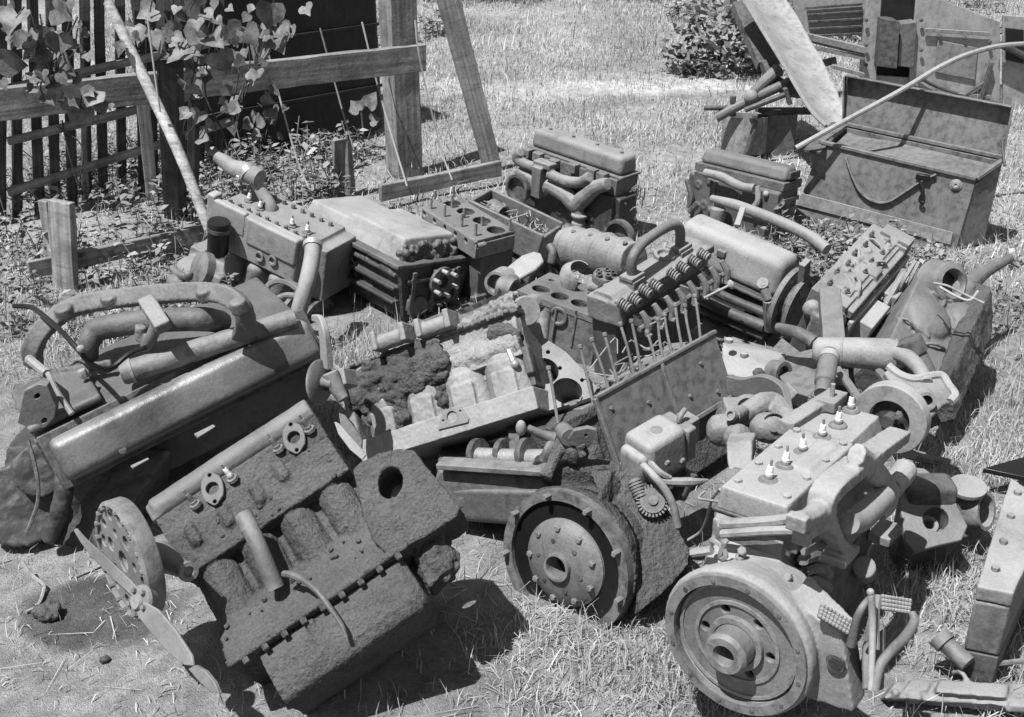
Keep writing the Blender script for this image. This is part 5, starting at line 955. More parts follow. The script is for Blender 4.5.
o3 = w3(583, 437, 3.14); xx = (w3(584, 437, 3.14) - o3).normalized(); zz = (w3(583, 436, 3.14) - o3).normalized(); tr = lambda p: ((w3(*p, 3.14) - o3).dot(xx), (w3(*p, 3.14) - o3).dot(zz))
g = G(); g.sheet([tr(p) for p in arm], [[tr((586 + 1.6 * math.cos(a), 435.5 + 1.6 * math.sin(a))) for a in np.linspace(0, 5.6, 8)]], o3, xx, zz, .02, .02); g.cyl(w3(570, 438, 3.15), w3(563, 431, 3.22), .03); f.part('clutch_arm', g, M['iron'], bev=.003)
g = G(); g.tube([w3(562, 440, 3.2), w3(556, 455, 3.16), w3(549, 470, 3.12), w3(545, 478, 3.1)], [.03, .022, .02, .025], 8); g.tube([w3(562, 440, 3.2), w3(572, 452, 3.15), w3(574, 462, 3.15)], .02, 8); cast(f, 'clutch_fork', g, M['crust'], rm=.006)
# ---------------------------------------------------------------- open crankcase in the shade under the mottled block
q = PY(500, 468, 3.35); f = Frame('crankcase', 'open crankcase with its crankshaft showing in the dark gap in the middle foreground', 'crankcase', q - Vector((0, 0, .15)))
w3 = lambda px, py, Y: f.W(PY(px, py, Y))
g = G(); g.bar(w3(440, 463, 3.36), w3(548, 470, 3.2), .06, .02); f.part('rail', g, M['fly'], bev=.003)
g = G(); g.hex([w3(428, 508, 3.35), w3(548, 512, 3.2), w3(560, 500, 3.7), w3(440, 490, 3.9)] + [w3(438, 470, 3.37), w3(548, 477, 3.21), w3(560, 440, 3.75), w3(440, 430, 3.9)]); f.part('crankcase_wall', g, M['rust'], bev=.01)
g = G(); g.hex([w3(455, 520, 3.32), w3(520, 526, 3.2), w3(545, 520, 3.4), w3(460, 520, 3.6)] + [w3(446, 488, 3.34), w3(545, 490, 3.18), w3(560, 480, 3.5), w3(445, 480, 3.5)]); f.part('oil_pan', g, M['rust'], bev=.02, seg=4)
g = G(); g.tube([w3(478, 456, 3.42), w3(510, 457.5, 3.35), w3(546, 458, 3.26)], .030, 16); cs = f.part('crankshaft', g, M['steel'], bev=0)
for a_ in ((476, 452, 3.42), (502, 452, 3.38), (524, 452, 3.3)):
    g = G(); q = w3(a_[0], a_[1] + 2, a_[2] + .02); g.cyl(q, q + (w3(548, 458, 3.26) - w3(478, 456, 3.42)).normalized() * .022, .055, n=26); f.part('crank_web', g, M['dark'], cs, bev=0)
g = G(); g.hex([w3(507, 466, 3.33), w3(520, 467, 3.3), w3(522, 467, 3.4), w3(508, 466, 3.42)] + [w3(510, 454, 3.33), w3(518, 453, 3.3), w3(520, 430, 3.5), w3(508, 430, 3.5)]); f.part('main_bearing', g, M['rust'])
g = G(); g.tube([w3(528, 428, 3.2), w3(542, 434, 3.2), w3(554, 438, 3.2)], [.012, .014, .02], 10); g.tube([w3(554, 438, 3.2), w3(548, 450, 3.18), w3(544, 460, 3.18)], .016, 8); rd = f.part('lever', g, M['iron'], bev=0)
g = G(); g.ball(w3(521, 428, 3.19), (.017, .015, .028)); f.part('knob', g, M['pale'], rd, bev=0)
# ---------------------------------------------------------------- E13 mottled upside-down block
L, H = .666, .333
f = Frame('cylinder_block', 'upturned cylinder block with a mottled pale and black-crusted side, in the centre foreground', 'cylinder block', (-.508, 3.618, .151), (-34.5, -24.5, -11.4))
g = G(); g.box((0, 0, .13), (L, .24, H)); g.box((0, .04, .02), (L, .24, .14)); g.hex([Vector(p) for p in ((0, -.035, .17), (L, -.035, .17), (L, .1, .17), (0, .1, .17), (0, -.012, H), (L, -.012, H), (L, .1, H), (0, .1, H))]); g.tube([(0, -.0, .22), (L, .0, .22)], .05, 12); fittings(g, (.0, -.03, .2), (L, 0, 0), (0, 0, .1), (0, -1, 0), 7, 18); cast(f, 'crankcase_wall', g, M['mottle'], rm=.005, lump=.008, ls=.05, fine=.005, sm=2)
for k in range(4):
    x = L * (.135 + .245 * k); g = G(); g.cyl((x, .035, .02), (x, .03, .17), .088, .084, 24); g.ball((x, .03, .17), (.084, .08, .07)); g.box((x - .04, -.055, .03), (x + .05, .0, .13)); cast(f, 'cylinder_barrel', g, M['light' if k < 2 else 'pale'], rm=.005, lump=.010 if k < 2 else .003, ls=.05, fine=.004, sm=7)
g = G(); g.box((-.015, -.06, -.035), (L + .02, .26, .045)); cast(f, 'deck_rail', g, M['pale'], rm=.005, lump=.004, fine=.003, sm=2)
g = G()
for k in range(150):
    u = rnd(0, 1); x = rnd(.0, L * (.60 - .2 * abs(u - .5))); z = .17 + (H - .18) * u; zz_ = z - (.08 * rnd(0, 1) if x < .25 * L else 0); g.ball((x, rnd(-.066, -.046) + abs(zz_ - .22) * .25, zz_), (rnd(.018, .04), rnd(.008, .016), rnd(.015, .03)), 8, 6)
for k in range(26): g.ball((L * (.26 + rnd(-.03, .03)), rnd(-.05, -.02), rnd(.05, .2)), rnd(.012, .024), 8, 6); g.ball((L * (.50 + rnd(-.03, .03)), rnd(-.025, .0), rnd(.08, .22)), rnd(.012, .022), 8, 6)
for k in range(22): g.ball((L * rnd(.84, 1.0), rnd(-.035, -.02), rnd(.2, H - .02)), (rnd(.015, .03), .012, rnd(.015, .03)), 8, 6)
cast(f, 'dirt_crust', g, M['crust'], rm=.0045, sm=1, lump=.014, ls=.03, fine=.008, fs=.014)
q = f.L(452.5, 417, 'y', -.062); g = G(); g.sheet([(-.062, -.03), (.055, -.036), (.062, -.022), (.04, .028), (.0, .034), (-.035, .022)], [circ(0, 0, .020, 20), circ(-.036, -.004, .005, 8), circ(.036, .01, .005, 8)], q + Vector((0, -.006, 0)), (1, 0, 0), (0, 0, 1), .012, .03); f.part('port_flange', g, M['light'], bev=.002)
g = G(); g.box((-.02, -.03, H - .012), (L + .02, .16, H + .008)); n_ = 22
for k in range(n_): x = L * k / n_; g.box((x, -.040 - .008 * (k % 3 == 0), H - .008), (x + .02, -.02, H + .005))
cast(f, 'pan_flange', g, M['rust'], rm=.005, lump=.008, ls=.03, fine=.005, sm=1)
for px, py in ((393, 339), (437, 326)):
    q = f.L(px, py, 'z', H + .03); g = G(); g.tube([q + Vector((-.055, 0, 0)), q + Vector((.055, 0, 0))], .030, 12); g.box((q.x - .07, q.y - .045, H + .0), (q.x - .048, q.y + .05, H + .07)); g.box((q.x + .048, q.y - .045, H + .0), (q.x + .07, q.y + .05, H + .07)); cast(f, 'bearing_cap', g, M['light'], rm=.005, lump=.003, fine=.002)
g = G(); g.hex([Vector(p) for p in ((L * .62, -.03, H), (L + .02, -.03, H), (L + .0, .16, H), (L * .62, .16, H), (L * .68, -.01, H + .03), (L, -.01, H + .07), (L - .02, .12, H + .10), (L * .7, .12, H + .05))]); cast(f, 'oil_cake', g, M['light'], rm=.005, lump=.04, ls=.02, fine=.008)
g = G(); g.box((L - .01, .0, .06), (L + .012, .2, H - .02)); g.box((L - .01, -.02, .10), (L + .02, .02, .2)); cast(f, 'end_casting', g, M['rust'], rm=.006, lump=.006)
g = G(); q = f.W(PY(525, 311, 3.75)); g.lathe([(0, 0), (.052, 0), (.055, .008), (.05, .02), (.0, .02)], q, f.I.to_3x3() @ Vector((.25, -.8, .35)), 26); f.part('end_disc', g, M['light'], bev=0)
g = G(); q = f.L(505, 365, 'y', -.03); g.tube([f.L(508, 348, 'y', -.03), f.L(514, 362, 'y', -.04)], .012, 8); g.ball(f.L(515, 364, 'y', -.045), .016); f.part('bent_stud', g, M['steel'], bev=0)
g = G(); g.box((-.05, -.045, .02), (-.016, .16, H - .01)); cast(f, 'end_flange', g, M['light'], rm=.005, lump=.004)
w3 = lambda px, py, Y: f.W(PY(px, py, Y))
qa, qb = w3(318, 382, 3.42), w3(347, 383, 3.38)
g = G(); g.lathe([(.0, 0), (.075, .0), (.078, .008), (.07, .015), (.02, .02), (.02, .06), (.0, .06)], qa, qb - qa, 30); f.part('fan_pulley', g, M['fly'], bev=0)
g = G(); g.tube([w3(330, 372, 3.42), w3(337, 388, 3.4), w3(344, 400, 3.38)], [.028, .026, .02], 12); g.box(tuple(w3(330, 385, 3.44) - Vector((.03, .02, .02))), tuple(w3(338, 380, 3.44) + Vector((.04, .06, .03)))); f.part('pump_body', g, M['light'], bev=.004)
g = G(); g.tube([w3(313, 318, 3.55), w3(320, 320, 3.5), w3(324, 332, 3.47), w3(326, 350, 3.46), w3(327, 368, 3.45)], [.016, .022, .028, .03, .032], 4, 5, flat=.6); f.part('pump_arm', g, M['pale'], bev=.004)
def blade3(pts, Y, m, dy=.008):
    q = [w3(px, py, Y + (py - 420) * -.002) for px, py in pts]; k = len(q); n = Vector((.002, dy, .002)); return G().add(q + [p + n for p in q], [tuple(range(k)), tuple(range(k, 2 * k))[::-1]] + [(i, i + k, (i + 1) % k + k, (i + 1) % k) for i in range(k)])
f.part('fan_blade', blade3([(334, 422), (338, 424), (352, 440), (366, 455), (362, 460), (350, 450), (338, 434)], 3.35, M['pale']), M['pale'], bev=.002)
f.part('fan_blade', blade3([(338, 408), (352, 424), (362, 440), (361, 452), (350, 440), (340, 424)], 3.42, M['sheet']), M['sheet'], bev=.002)
# ---------------------------------------------------------------- magneto on the bell
a_, b_ = PY(663, 452, 3.22), PY(700, 440, 3.45)
f = Frame('magneto', 'pale rounded magneto box sitting above the crusted clutch bell', 'magneto', a_ - Vector((0, 0, .08)), (4, -8, 38))
q = f.W(a_); g = G(); g.box((q.x - .10, q.y - .05, q.z - .075), (q.x + .075, q.y + .10, q.z + .085), t=(.95, .82)); g.box((q.x - .125, q.y - .03, q.z - .075), (q.x - .08, q.y + .08, q.z + .05)); f.part('case', g, M['pale'], bev=.024, seg=4, ang=65)
g = G(); g.box((q.x + .077, q.y - .035, q.z - .07), (q.x + .12, q.y + .09, q.z + .06)); g.ring((q.x + .12, q.y + .03, q.z), (q.x + .135, q.y + .03, q.z), .055, .03, 24); f.part('clamp_band', g, M['fly'], bev=.008)
g = G(); g.box((q.x + .13, q.y - .0, q.z - .05), (q.x + .17, q.y + .07, q.z + .05)); g.tube([(q.x + .09, q.y + .02, q.z + .06), (q.x + .10, q.y + .02, q.z + .085), (q.x + .13, q.y + .03, q.z + .09)], .010, 8); f.part('coupling', g, M['light'], bev=.006)
g = G(); g.lathe([(.02, 0), (.02, .006), (.012, .008), (0, .008)], (q.x - .01, q.y + .02, q.z + .08), Z1, 16); f.part('cap', g, M['iron'], bev=0)
for dx, dz in ((-.03, .0), (.04, -.03)): g = G(); g.bolt((q.x + dx, q.y - .05, q.z + dz), -Y1, .011, .008); f.part('screw', g, M['iron'], bev=0)
w3 = lambda px, py, Y: f.W(PY(px, py, Y))
g = G(); g.tube([w3(642, 464, 3.14), w3(652, 474, 3.08), w3(664, 488, 3.06), w3(673, 505, 3.05), w3(678, 526, 3.05)], .0125, 10); f.part('cable', g, M['pale'], bev=0)
g = G(); g.tube([w3(643, 466, 3.12), w3(658, 480, 3.10), w3(690, 482, 3.1), w3(708, 480, 3.12)], [.012, .014, .016, .004], 8); g.tube([w3(650, 462, 3.14), w3(660, 472, 3.1), w3(670, 478, 3.1)], .01, 6); f.part('terminal_rod', g, M['light'], bev=0)
g = G(); g.box((q.x - .09, q.y - .02, q.z - .14), (q.x + .09, q.y + .09, q.z - .074)); g.tube([(q.x + .1, q.y - .03, q.z - .12), (q.x + .04, q.y - .03, q.z - .2)], .03, 8); f.part('mount', g, M['rust'], bev=.006)
g = G(); g.tube([PY(720, 489, 2.75), PY(712, 500, 2.85), PY(706, 520, 2.95), PY(700, 532, 3.02), PY(688, 540, 3.05)], .0045, 6); g.tube([PY(720, 502, 2.75), PY(708, 500, 2.85), PY(699, 498, 2.9), PY(705, 491, 2.9)], .0045, 6); tag(mesh('wire', g, M['pale'], bev=0), 'thin pale wire looping out between the magneto and the spark-plugged engine', 'wire')
# ---------------------------------------------------------------- E14 front right engine
L, Wd, B = .657, .202, .47
f = Frame('engine', 'pale engine at the front right with six white spark plugs and a big flywheel', 'engine', (.703, 2.455, .679), (-2.4, 1.5, 52.3))
g = G(); g.box((0, 0, -.065), (L * .66, Wd, 0), t=(.99, .93)); g.box((L * .64, .0, -.065), (L, Wd, -.004), t=(.97, .8)); g.box((L * .30, .03, -.01), (L * .62, Wd * .5, .008), t=(.9, .8)); cast(f, 'cylinder_head', g, M['pale'], rm=.005, lump=.002, fine=.0012, sm=4)
for k, (px, py) in enumerate(((768, 480), (785, 466), (803, 452), (822, 437), (838, 425), (851, 410))):
    q = f.L(px, py, 'z', -.001); g = G(); g.lathe([(.028, -.003), (.026, .003), (.02, .005)], q, Z1, 18); f.part('plug_well', g, M['iron'], bev=0); plug(f, q, (-.05, -.05, 1), 1.15)
bolts(f, [(x, y, -.003) for x in (.05, .17, .29, .41) for y in (.03, .17)], Z1, M['pale'], .012, .012, 'nut')
g = G(); g.box((-.006, -.01, -.075), (L, Wd + .012, -.066)); f.part('head_gasket', g, M['dark'])
g = G(); g.box((0, -.012, -.34), (L, Wd + .01, -.076)); g.box((0, -.03, -.13), (L, .0, -.08)); fittings(g, (0, -.012, -.33), (L, 0, 0), (0, 0, .22), (0, -1, 0), 22, 19); g.box((-.025, .0, -.30), (0.01, Wd, -.085)); fittings(g, (-.025, .0, -.3), (0, Wd, 0), (0, 0, .2), (-1, 0, 0), 6, 20); cast(f, 'engine_block', g, M['light'], rm=.006)
g = G(); g.box((.02, .0, -.62), (L, Wd, -.34), t=(1, 1)); f.part('oil_pan', g, M['dark'], bev=.02)
g = G(); g.bar(f.L(795, 432, 'z', -.005) + Vector((0, .03, 0)), f.L(842, 398, 'z', 0) + Vector((0, .02, 0)), .05, .05); q = f.L(832, 397, 'z', .03); g.box((q.x - .05, q.y - .03, .0), (q.x + .05, q.y + .03, .035)); wm = cast(f, 'water_manifold', g, M['pale'], rm=.005, lump=.003)
q = f.L(832, 396, 'z', .037); g = G(); g.tube([q + Vector((0, -.0, -.02)), q + Vector((0, 0, .04))], .007, 8); f.part('stud', g, M['pale'], wm, bev=0)
# bell and flywheel
xb = -.20; c = f.L(735, 644, 'x', xb)
R0 = .205
g = G(); g.lathe([(R0 - .032, .03), (R0 - .032, 0), (R0, -.004), (R0 + .004, .02), (R0 - .004, .05), (R0 - .03, .12), (.16, .20), (.14, .21), (.14, .1), (R0 - .034, .03)], c, X1, 56)
g.hex([Vector(p) for p in ((-.14, -.02, -.42), (-.14, Wd, -.42), (.03, Wd, -.42), (.03, -.02, -.42), (-.10, .0, -.20), (-.10, Wd - .02, -.20), (.03, Wd, -.09), (.03, .0, -.09))])
g.hex([Vector(p) for p in ((-.10, -.005, -.30), (-.10, Wd, -.30), (.02, Wd, -.30), (.02, -.005, -.30), (-.035, .0, -.15), (-.035, Wd, -.15), (.02, Wd, -.15), (.02, .0, -.15))]); e_ = f.L(843, 655, 'x', -.13); g.hex([e_ + Vector(p) for p in ((-.02, .12, -.16), (.06, .12, -.16), (.06, -.05, -.14), (-.02, -.05, -.14), (-.02, .14, .12), (.08, .14, .14), (.06, .0, .07), (-.02, -.0, .07))])
cast(f, 'bell_housing', g, M['pale'], rm=.006, lump=.003, sm=4)
q = e_ + Vector((-.034, .02, -.01)); q = f.L(835, 664, 'x', q.x); g = G(); g.lathe([(0, 0), (.024, 0), (.026, -.004), (.020, -.004), (.018, .001), (0, .001)], q, -X1, 20); f.part('mount_hole', g, M['dark'], bev=0)
g = G(); g.ring(c - X1 * .012, c + X1 * .008, R0 - .008, R0 - .034, 60); rg = f.part('bell_rim', g, M['iron'], bev=0)
for k in range(12):
    a = 2 * math.pi * (k + .3) / 12; g = G(); g.lathe([(.006, 0), (.006, .003), (0, .004)], c + Vector((-.012, .182 * math.cos(a), .182 * math.sin(a))), -X1, 8); f.part('bolt', g, M['dark'], rg, bev=0)
hl = [circ(.092 * math.cos(R(60 * k + 25)), .092 * math.sin(R(60 * k + 25)), .0125, 12) for k in range(6)]
g = G(); g.sheet(circ(0, 0, .165, 56), hl + [circ(0, 0, .05, 28)], c + X1 * .012, (0, 0, 1), (0, 1, 0), .03, .02); fw = f.part('flywheel', g, M['fly'], bev=.004)
g = G(); g.ring(c + X1 * .008, c + X1 * .013, .164, .155, 56); g.ring(c + X1 * .006, c + X1 * .013, .118, .108, 48); g.ring(c - X1 * .004, c + X1 * .013, .075, .060, 40); f.part('flywheel_step', g, M['fly'], fw, bev=0)
g = G(); g.lathe([(.06, .03), (.055, -.03), (.058, -.05), (.05, -.062), (.03, -.062), (.026, -.05), (.022, -.01), (.0, -.01)], c, X1, 36); f.part('hub', g, M['fly'], fw, bev=0)
w3 = lambda px, py, Y: f.W(PY(px, py, Y))
g = G(); g.tube([f.L(722, 534, 'x', -.07), f.L(765, 531, 'x', -.07), f.L(801, 530, 'x', -.07)], .012, 8); g.tube([f.L(722, 524, 'x', -.04), f.L(765, 522, 'x', -.04), f.L(798, 518, 'x', -.04)], .015, 8); f.part('cross_rod', g, M['pale'], bev=0)
g = G(); g.tube([f.L(712, 545, 'x', -.09), f.L(712, 540, 'x', -.10), f.L(722, 547, 'x', -.11), f.L(726, 556, 'x', -.11), f.L(720, 557, 'x', -.11), f.L(724, 544, 'x', -.11), f.L(727, 540, 'x', -.1)], .007, 6); g.tube([f.L(692, 553, 'x', -.1), f.L(712, 550, 'x', -.1)], .012, 6); f.part('wire_clip', g, M['steel'], bev=0)
for px, py in ((743, 552), (788, 578), (741, 558)): g = G(); g.bolt(f.L(px, py, 'x', -.075), (-.7, 0, .7), .013, .014); f.part('bolt', g, M['iron'], bev=0)
# exhaust manifold on the right side
yy = -.10
mq = lambda l, y: [f.L(px, py, 'y', y) for px, py in l]
g = G(); g.tube(mq([(899, 434), (874, 452), (850, 471), (829, 488), (822, 505), (826, 524), (833, 540), (841, 550)], yy), [.044, .046, .048, .05, .046, .04, .038, .046], 4, 6, flat=.55, up=(0, 1, 0))
g.tube(mq([(856, 455), (868, 466), (880, 478), (890, 490)], yy - .01), [.034, .036, .034, .03], 8, 5, flat=.7); g.tube(mq([(890, 488), (899, 478), (906, 468)], yy + .02), .036, 12); g.tube(mq([(890, 488), (888, 505), (880, 516)], yy - .01), [.03, .024, .018], 8)
g.tube(mq([(822, 508), (808, 518), (799, 521)], yy), [.03, .024, .024], 8); g.tube(mq([(822, 522), (808, 532), (802, 537)], yy), [.024, .02, .02], 8); q = f.L(798, 522, 'y', yy); g.box((q.x - .015, yy - .025, q.z - .02), (q.x + .012, yy + .025, q.z + .02)); q = f.L(802, 537, 'y', yy); g.box((q.x - .015, yy - .022, q.z - .018), (q.x + .012, yy + .022, q.z + .018)); q = f.L(838, 553, 'y', yy); g.box((q.x - .05, yy - .04, q.z - .012), (q.x + .05, yy + .03, q.z + .012))
cast(f, 'exhaust_manifold', g, M['pale'], rm=.0045, lump=.004, fine=.003, sm=1)
g = G(); g.tube(mq([(849, 523), (858, 520), (870, 510), (884, 496)], yy - .03), [.028, .034, .034, .032], 16); f.part('intake_pipe', g, M['light'], bev=0)
c2 = f.L(889, 420, 'x', L + .05); g = G(); g.ring(c2, c2 + X1 * .045, .112, .062, 44); f.part('pulley', g, M['pale'], bev=.004); g = G(); g.lathe([(.06, .02), (.02, .02), (.02, -.02), (0, -.02)], c2, X1, 24); g.bolt(c2 + Vector((-.01, -.03, .03)), -X1, .012, .015); f.part('pulley_hub', g, M['rust'], bev=0)
g = G()
for k in range(3): g.tube(mq([(803, 560 + 12 * k), (815, 556 + 12 * k), (828, 560 + 14 * k)], -.04), .016, 8)
g.tube(mq([(804, 552), (824, 543)], -.08), .010, 6); f.part('starter_ribs', g, M['rust'], bev=0)
g = G(); q = f.L(870, 572, 'y', -.05); g.cyl(q + Vector((.0, .02, .01)), q + Vector((.08, .04, -.06)), .035, n=18); q = f.L(888, 535, 'y', -.05); g.box((q.x - .04, q.y - .02, q.z - .02), (q.x + .07, q.y + .05, q.z + .01)); f.part('fuel_pump', g, M['light'], bev=.004)
# ---------------------------------------------------------------- pedals
f = Frame('pedal_set', 'pair of ribbed foot pedals on bent arms beside the front right flywheel', 'pedals', PY(872, 690, 2.17) - Vector((0, 0, .1)))
w3 = lambda px, py, Y: f.W(PY(px, py, Y))
for pts, Y in (([(822, 603), (855, 622), (848, 635), (818, 617)], 2.19), ([(881, 594), (912, 599), (910, 614), (882, 610)], 2.25)):
    q = [w3(px, py, Y + (620 - py) * .0015) for px, py in pts]; n = ((q[1] - q[0]).cross(q[3] - q[0])).normalized(); n = n if n.y > 0 else -n
    g = G(); g.hex(q + [p + n * .018 for p in q]); pd = f.part('pedal', g, M['light'], bev=.004)
    g = G()
    for i in range(9):
        for j in range(4):
            p = q[0].lerp(q[1], (i + .5) / 9).lerp(q[3].lerp(q[2], (i + .5) / 9), (j + .5) / 4); g.ball(p, .0055, 6, 4)
    f.part('tread', g, M['light'], pd, bev=0)
g = G(); g.tube([w3(869, 599, 2.19), w3(862, 608, 2.17), w3(856, 622, 2.17), w3(851, 645, 2.17)], [.008, .009, .010, .012], 10); g.tube([w3(868, 598, 2.19), w3(873, 612, 2.17), w3(866, 640, 2.15)], .009, 8); f.part('pedal_arm', g, M['iron'], bev=0)
g = G(); g.tube([w3(871, 593, 2.17), w3(872.5, 625, 2.15), w3(871, 690, 2.07)], [.008, .009, .008], 10); g.ball(w3(870.5, 592, 2.17), .009); f.part('rod', g, M['pale'], bev=0)
g = G(); g.tube([w3(912, 612, 2.23), w3(914, 622, 2.21), w3(906, 636, 2.17), w3(892, 650, 2.13), w3(880, 666, 2.10), w3(874, 690, 2.07)], [.009, .012, .013, .012, .012, .012], 10); g.tube([w3(878, 596, 2.23), w3(876, 615, 2.19), w3(876, 650, 2.13)], .009, 8); f.part('pedal_arm', g, M['iron'], bev=0)
g = G(); g.hex([w3(862, 690, 2.09), w3(884, 690, 2.09), w3(884, 690, 2.27), w3(862, 690, 2.27)] + [w3(862, 645, 2.19), w3(884, 628, 2.21), w3(886, 628, 2.31), w3(864, 640, 2.31)]); f.part('pedal_bracket', g, M['rust'], bev=.006)
# ---------------------------------------------------------------- E16 big casting right
L, Wd = .591, .296
f = Frame('engine', 'tilted engine casting at the right edge with a wide round opening at its top', 'engine', (1.729, 4.033, .229), (33.5, -11.1, 61.0))
g = G(); g.box((-.02, 0, -.06), (L, Wd, 0), t=(.98, .98)); g.box((.0, .01, -.30), (L * .95, Wd - .02, -.05)); q = f.L(930, 318, 'z', 0); g.ball(q, (.12, .1, .035)); q = f.L(962, 318, 'z', 0); g.ball(q, (.09, .07, .05)); fittings(g, (.05, .03, 0), (L * .8, 0, 0), (0, Wd * .8, 0), (0, 0, 1), 14, 21); fittings(g, (.0, .01, -.28), (L * .9, 0, 0), (0, 0, .22), (0, -1, 0), 12, 22)
cast(f, 'housing', g, M['iron'], rm=.006, lump=.008, sm=2)
q = f.L(946, 284, 'z', .02); ax = Vector((-.45, -.35, .82)).normalized(); g = G(); g.lathe([(.11, -.06), (.098, .0), (.088, .035), (.064, .045), (.054, .03), (.05, -.06)], q, ax, 36); f.part('neck', g, M['iron'], bev=0); g = G(); g.lathe([(.053, .0), (.05, -.10), (0, -.10)], q, ax, 28); f.part('neck_inside', g, M['black'], bev=0)
g = G(); g.cap(q + Vector((.0, -.05, -.04)), q + Vector((.12, -.10, -.05)), .09, 20); g.tube([f.L(962, 290, 'z', .0), f.L(985, 272, 'z', .0), f.L(1010, 258, 'z', .02)], [.05, .03, .022], 10); cast(f, 'neck_root', g, M['iron'], rm=.006, lump=.008)
g = G(); g.box((-.02, -.02, -.10), (L, .004, -.02)); g.box((.03, -.03, -.30), (L * .9, .02, -.1)); cast(f, 'side_ledge', g, M['crust'], rm=.007, lump=.014, ls=.05, fine=.006)
g = G(); w3 = lambda px, py, Y: f.W(PY(px, py, Y)); g.hex([w3(928, 430, 3.9), w3(956, 420, 3.9), w3(994, 330, 4.4), w3(960, 330, 4.6)] + [w3(930, 395, 3.92), w3(948, 378, 3.95), w3(992, 285, 4.5), w3(972, 280, 4.6)]); cast(f, 'lower_body', g, M['crust'], rm=.009, lump=.02, ls=.07)
# ---------------------------------------------------------------- E17 ported head leaning
L, Wd = .647, .176
f = Frame('cylinder_block', 'pale leaning cylinder block with studs along its top and open window ports in its side', 'cylinder block', (1.415, 4.35, .404), (18.2, -8.8, 53.4))
g = G(); g.box((-.02, .03, -.10), (L, Wd + .02, 0)); g.box((-.01, -.002, -.05), (L, .04, -.012)); g.box((L - .06, .0, -.08), (L + .02, Wd * .8, .02)); g.box((.05, .05, -.01), (L * .9, .085, .012)); fittings(g, (.02, .03, 0), (L * .9, 0, 0), (0, Wd * .8, 0), (0, 0, 1), 22, 24); cast(f, 'head_casting', g, M['light'], rm=.005, lump=.003)
g = G(); g.sheet([(-.02, -.20), (L * .98, -.20), (L * .98, -.055), (-.02, -.055)], [[(.06, -.17), (.26, -.17), (.26, -.085), (.06, -.085)], [(.33, -.17), (.53, -.17), (.53, -.085), (.33, -.085)]], (0, .0, 0), (1, 0, 0), (0, 0, 1), -.02, -.08); f.part('port_wall', g, M['pale'], bev=.004)
for k in range(5): g = G(); g.lathe([(.01, 0), (.01, .05), (0, .05)], (.1 + .1 * k, .01, -.10 - .01 * (k % 2)), -Y1, 8); f.part('valve_stem', g, M['rust'], bev=0)
g = G(); g.box((.0, .05, -.42), (L * .9, Wd, -.1)); g.box((-.06, .02, -.3), (.04, Wd, -.05)); fittings(g, (.0, .05, -.4), (L * .9, 0, 0), (0, 0, .3), (0, -1, 0), 20, 23); cast(f, 'lower_block', g, M['rust'], rm=.007, lump=.006)
for k in range(6):
    for y in (.07, .15): g = G(); g.lathe([(.011, 0), (.011, .02), (.006, .02), (.006, .034), (0, .034)], (.06 + .095 * k, y + .01 * (k % 2), 0), Z1, 8); f.part('stud', g, M['rust'], bev=0)
g = G(); 
g.tube([f.L(915, 262, 'y', -.06), f.L(905, 278, 'y', -.07), f.L(893, 300, 'y', -.07)], .010, 6); g.tube([f.L(919, 262, 'y', -.08), f.L(910, 280, 'y', -.09), f.L(898, 302, 'y', -.09)], .008, 6); g.tube([f.L(905, 270, 'y', -.05), f.L(885, 305, 'y', -.06)], .016, 6); f.part('side_rods', g, M['light'], bev=0)
g = G(); q = f.L(828, 306, 'z', -.02); g.ball((-.05, .06, -.05), (.05, .06, .04)); g.box((-.10, .03, -.20), (-.03, .13, -.05)); g.ball((-.06, .15, -.06), .04); cast(f, 'end_cover', g, M['light'], rm=.006)
# ---------------------------------------------------------------- muffler, canisters and bits, centre right
a_, b_ = PY(812, 350, 3.95), PY(908, 356, 3.85); f = Frame('muffler', 'pale oval muffler can lying over the centre right scrap with a bent outlet pipe', 'muffler', a_.lerp(b_, .5) - Vector((0, 0, .06)))
w3 = lambda px, py, Y: f.W(PY(px, py, Y)); A_, B_ = f.W(a_), f.W(b_); g = G(); d_ = (B_ - A_).normalized(); Ln = (B_ - A_).length
g.lathe([(.0, 0), (.03, .002), (.05, .02), (.052, .06), (.058, Ln * .45), (.062, Ln * .8), (.058, Ln - .05), (.04, Ln - .01), (0, Ln)], A_, d_, 32); f.part('can', g, M['pale'], bev=0, ang=60); [f.part('seam', G().ring(A_ + d_ * (Ln * u), A_ + d_ * (Ln * u + .008), r_, .05, 30), M['light'], bev=0) for u, r_ in ((.3, .059), (.86, .063))]
g = G(); g.tube([w3(893, 352, 3.85), w3(908, 358, 3.78), w3(920, 370, 3.7), w3(926, 384, 3.62)], [.03, .03, .027, .025], 14); f.part('outlet_pipe', g, M['pale'], bev=0)
g = G(); g.tube([w3(778, 327, 4.15), w3(798, 333, 4.05), w3(815, 343, 3.98)], [.018, .025, .028], 10); f.part('inlet_pipe', g, M['rust'], bev=0)
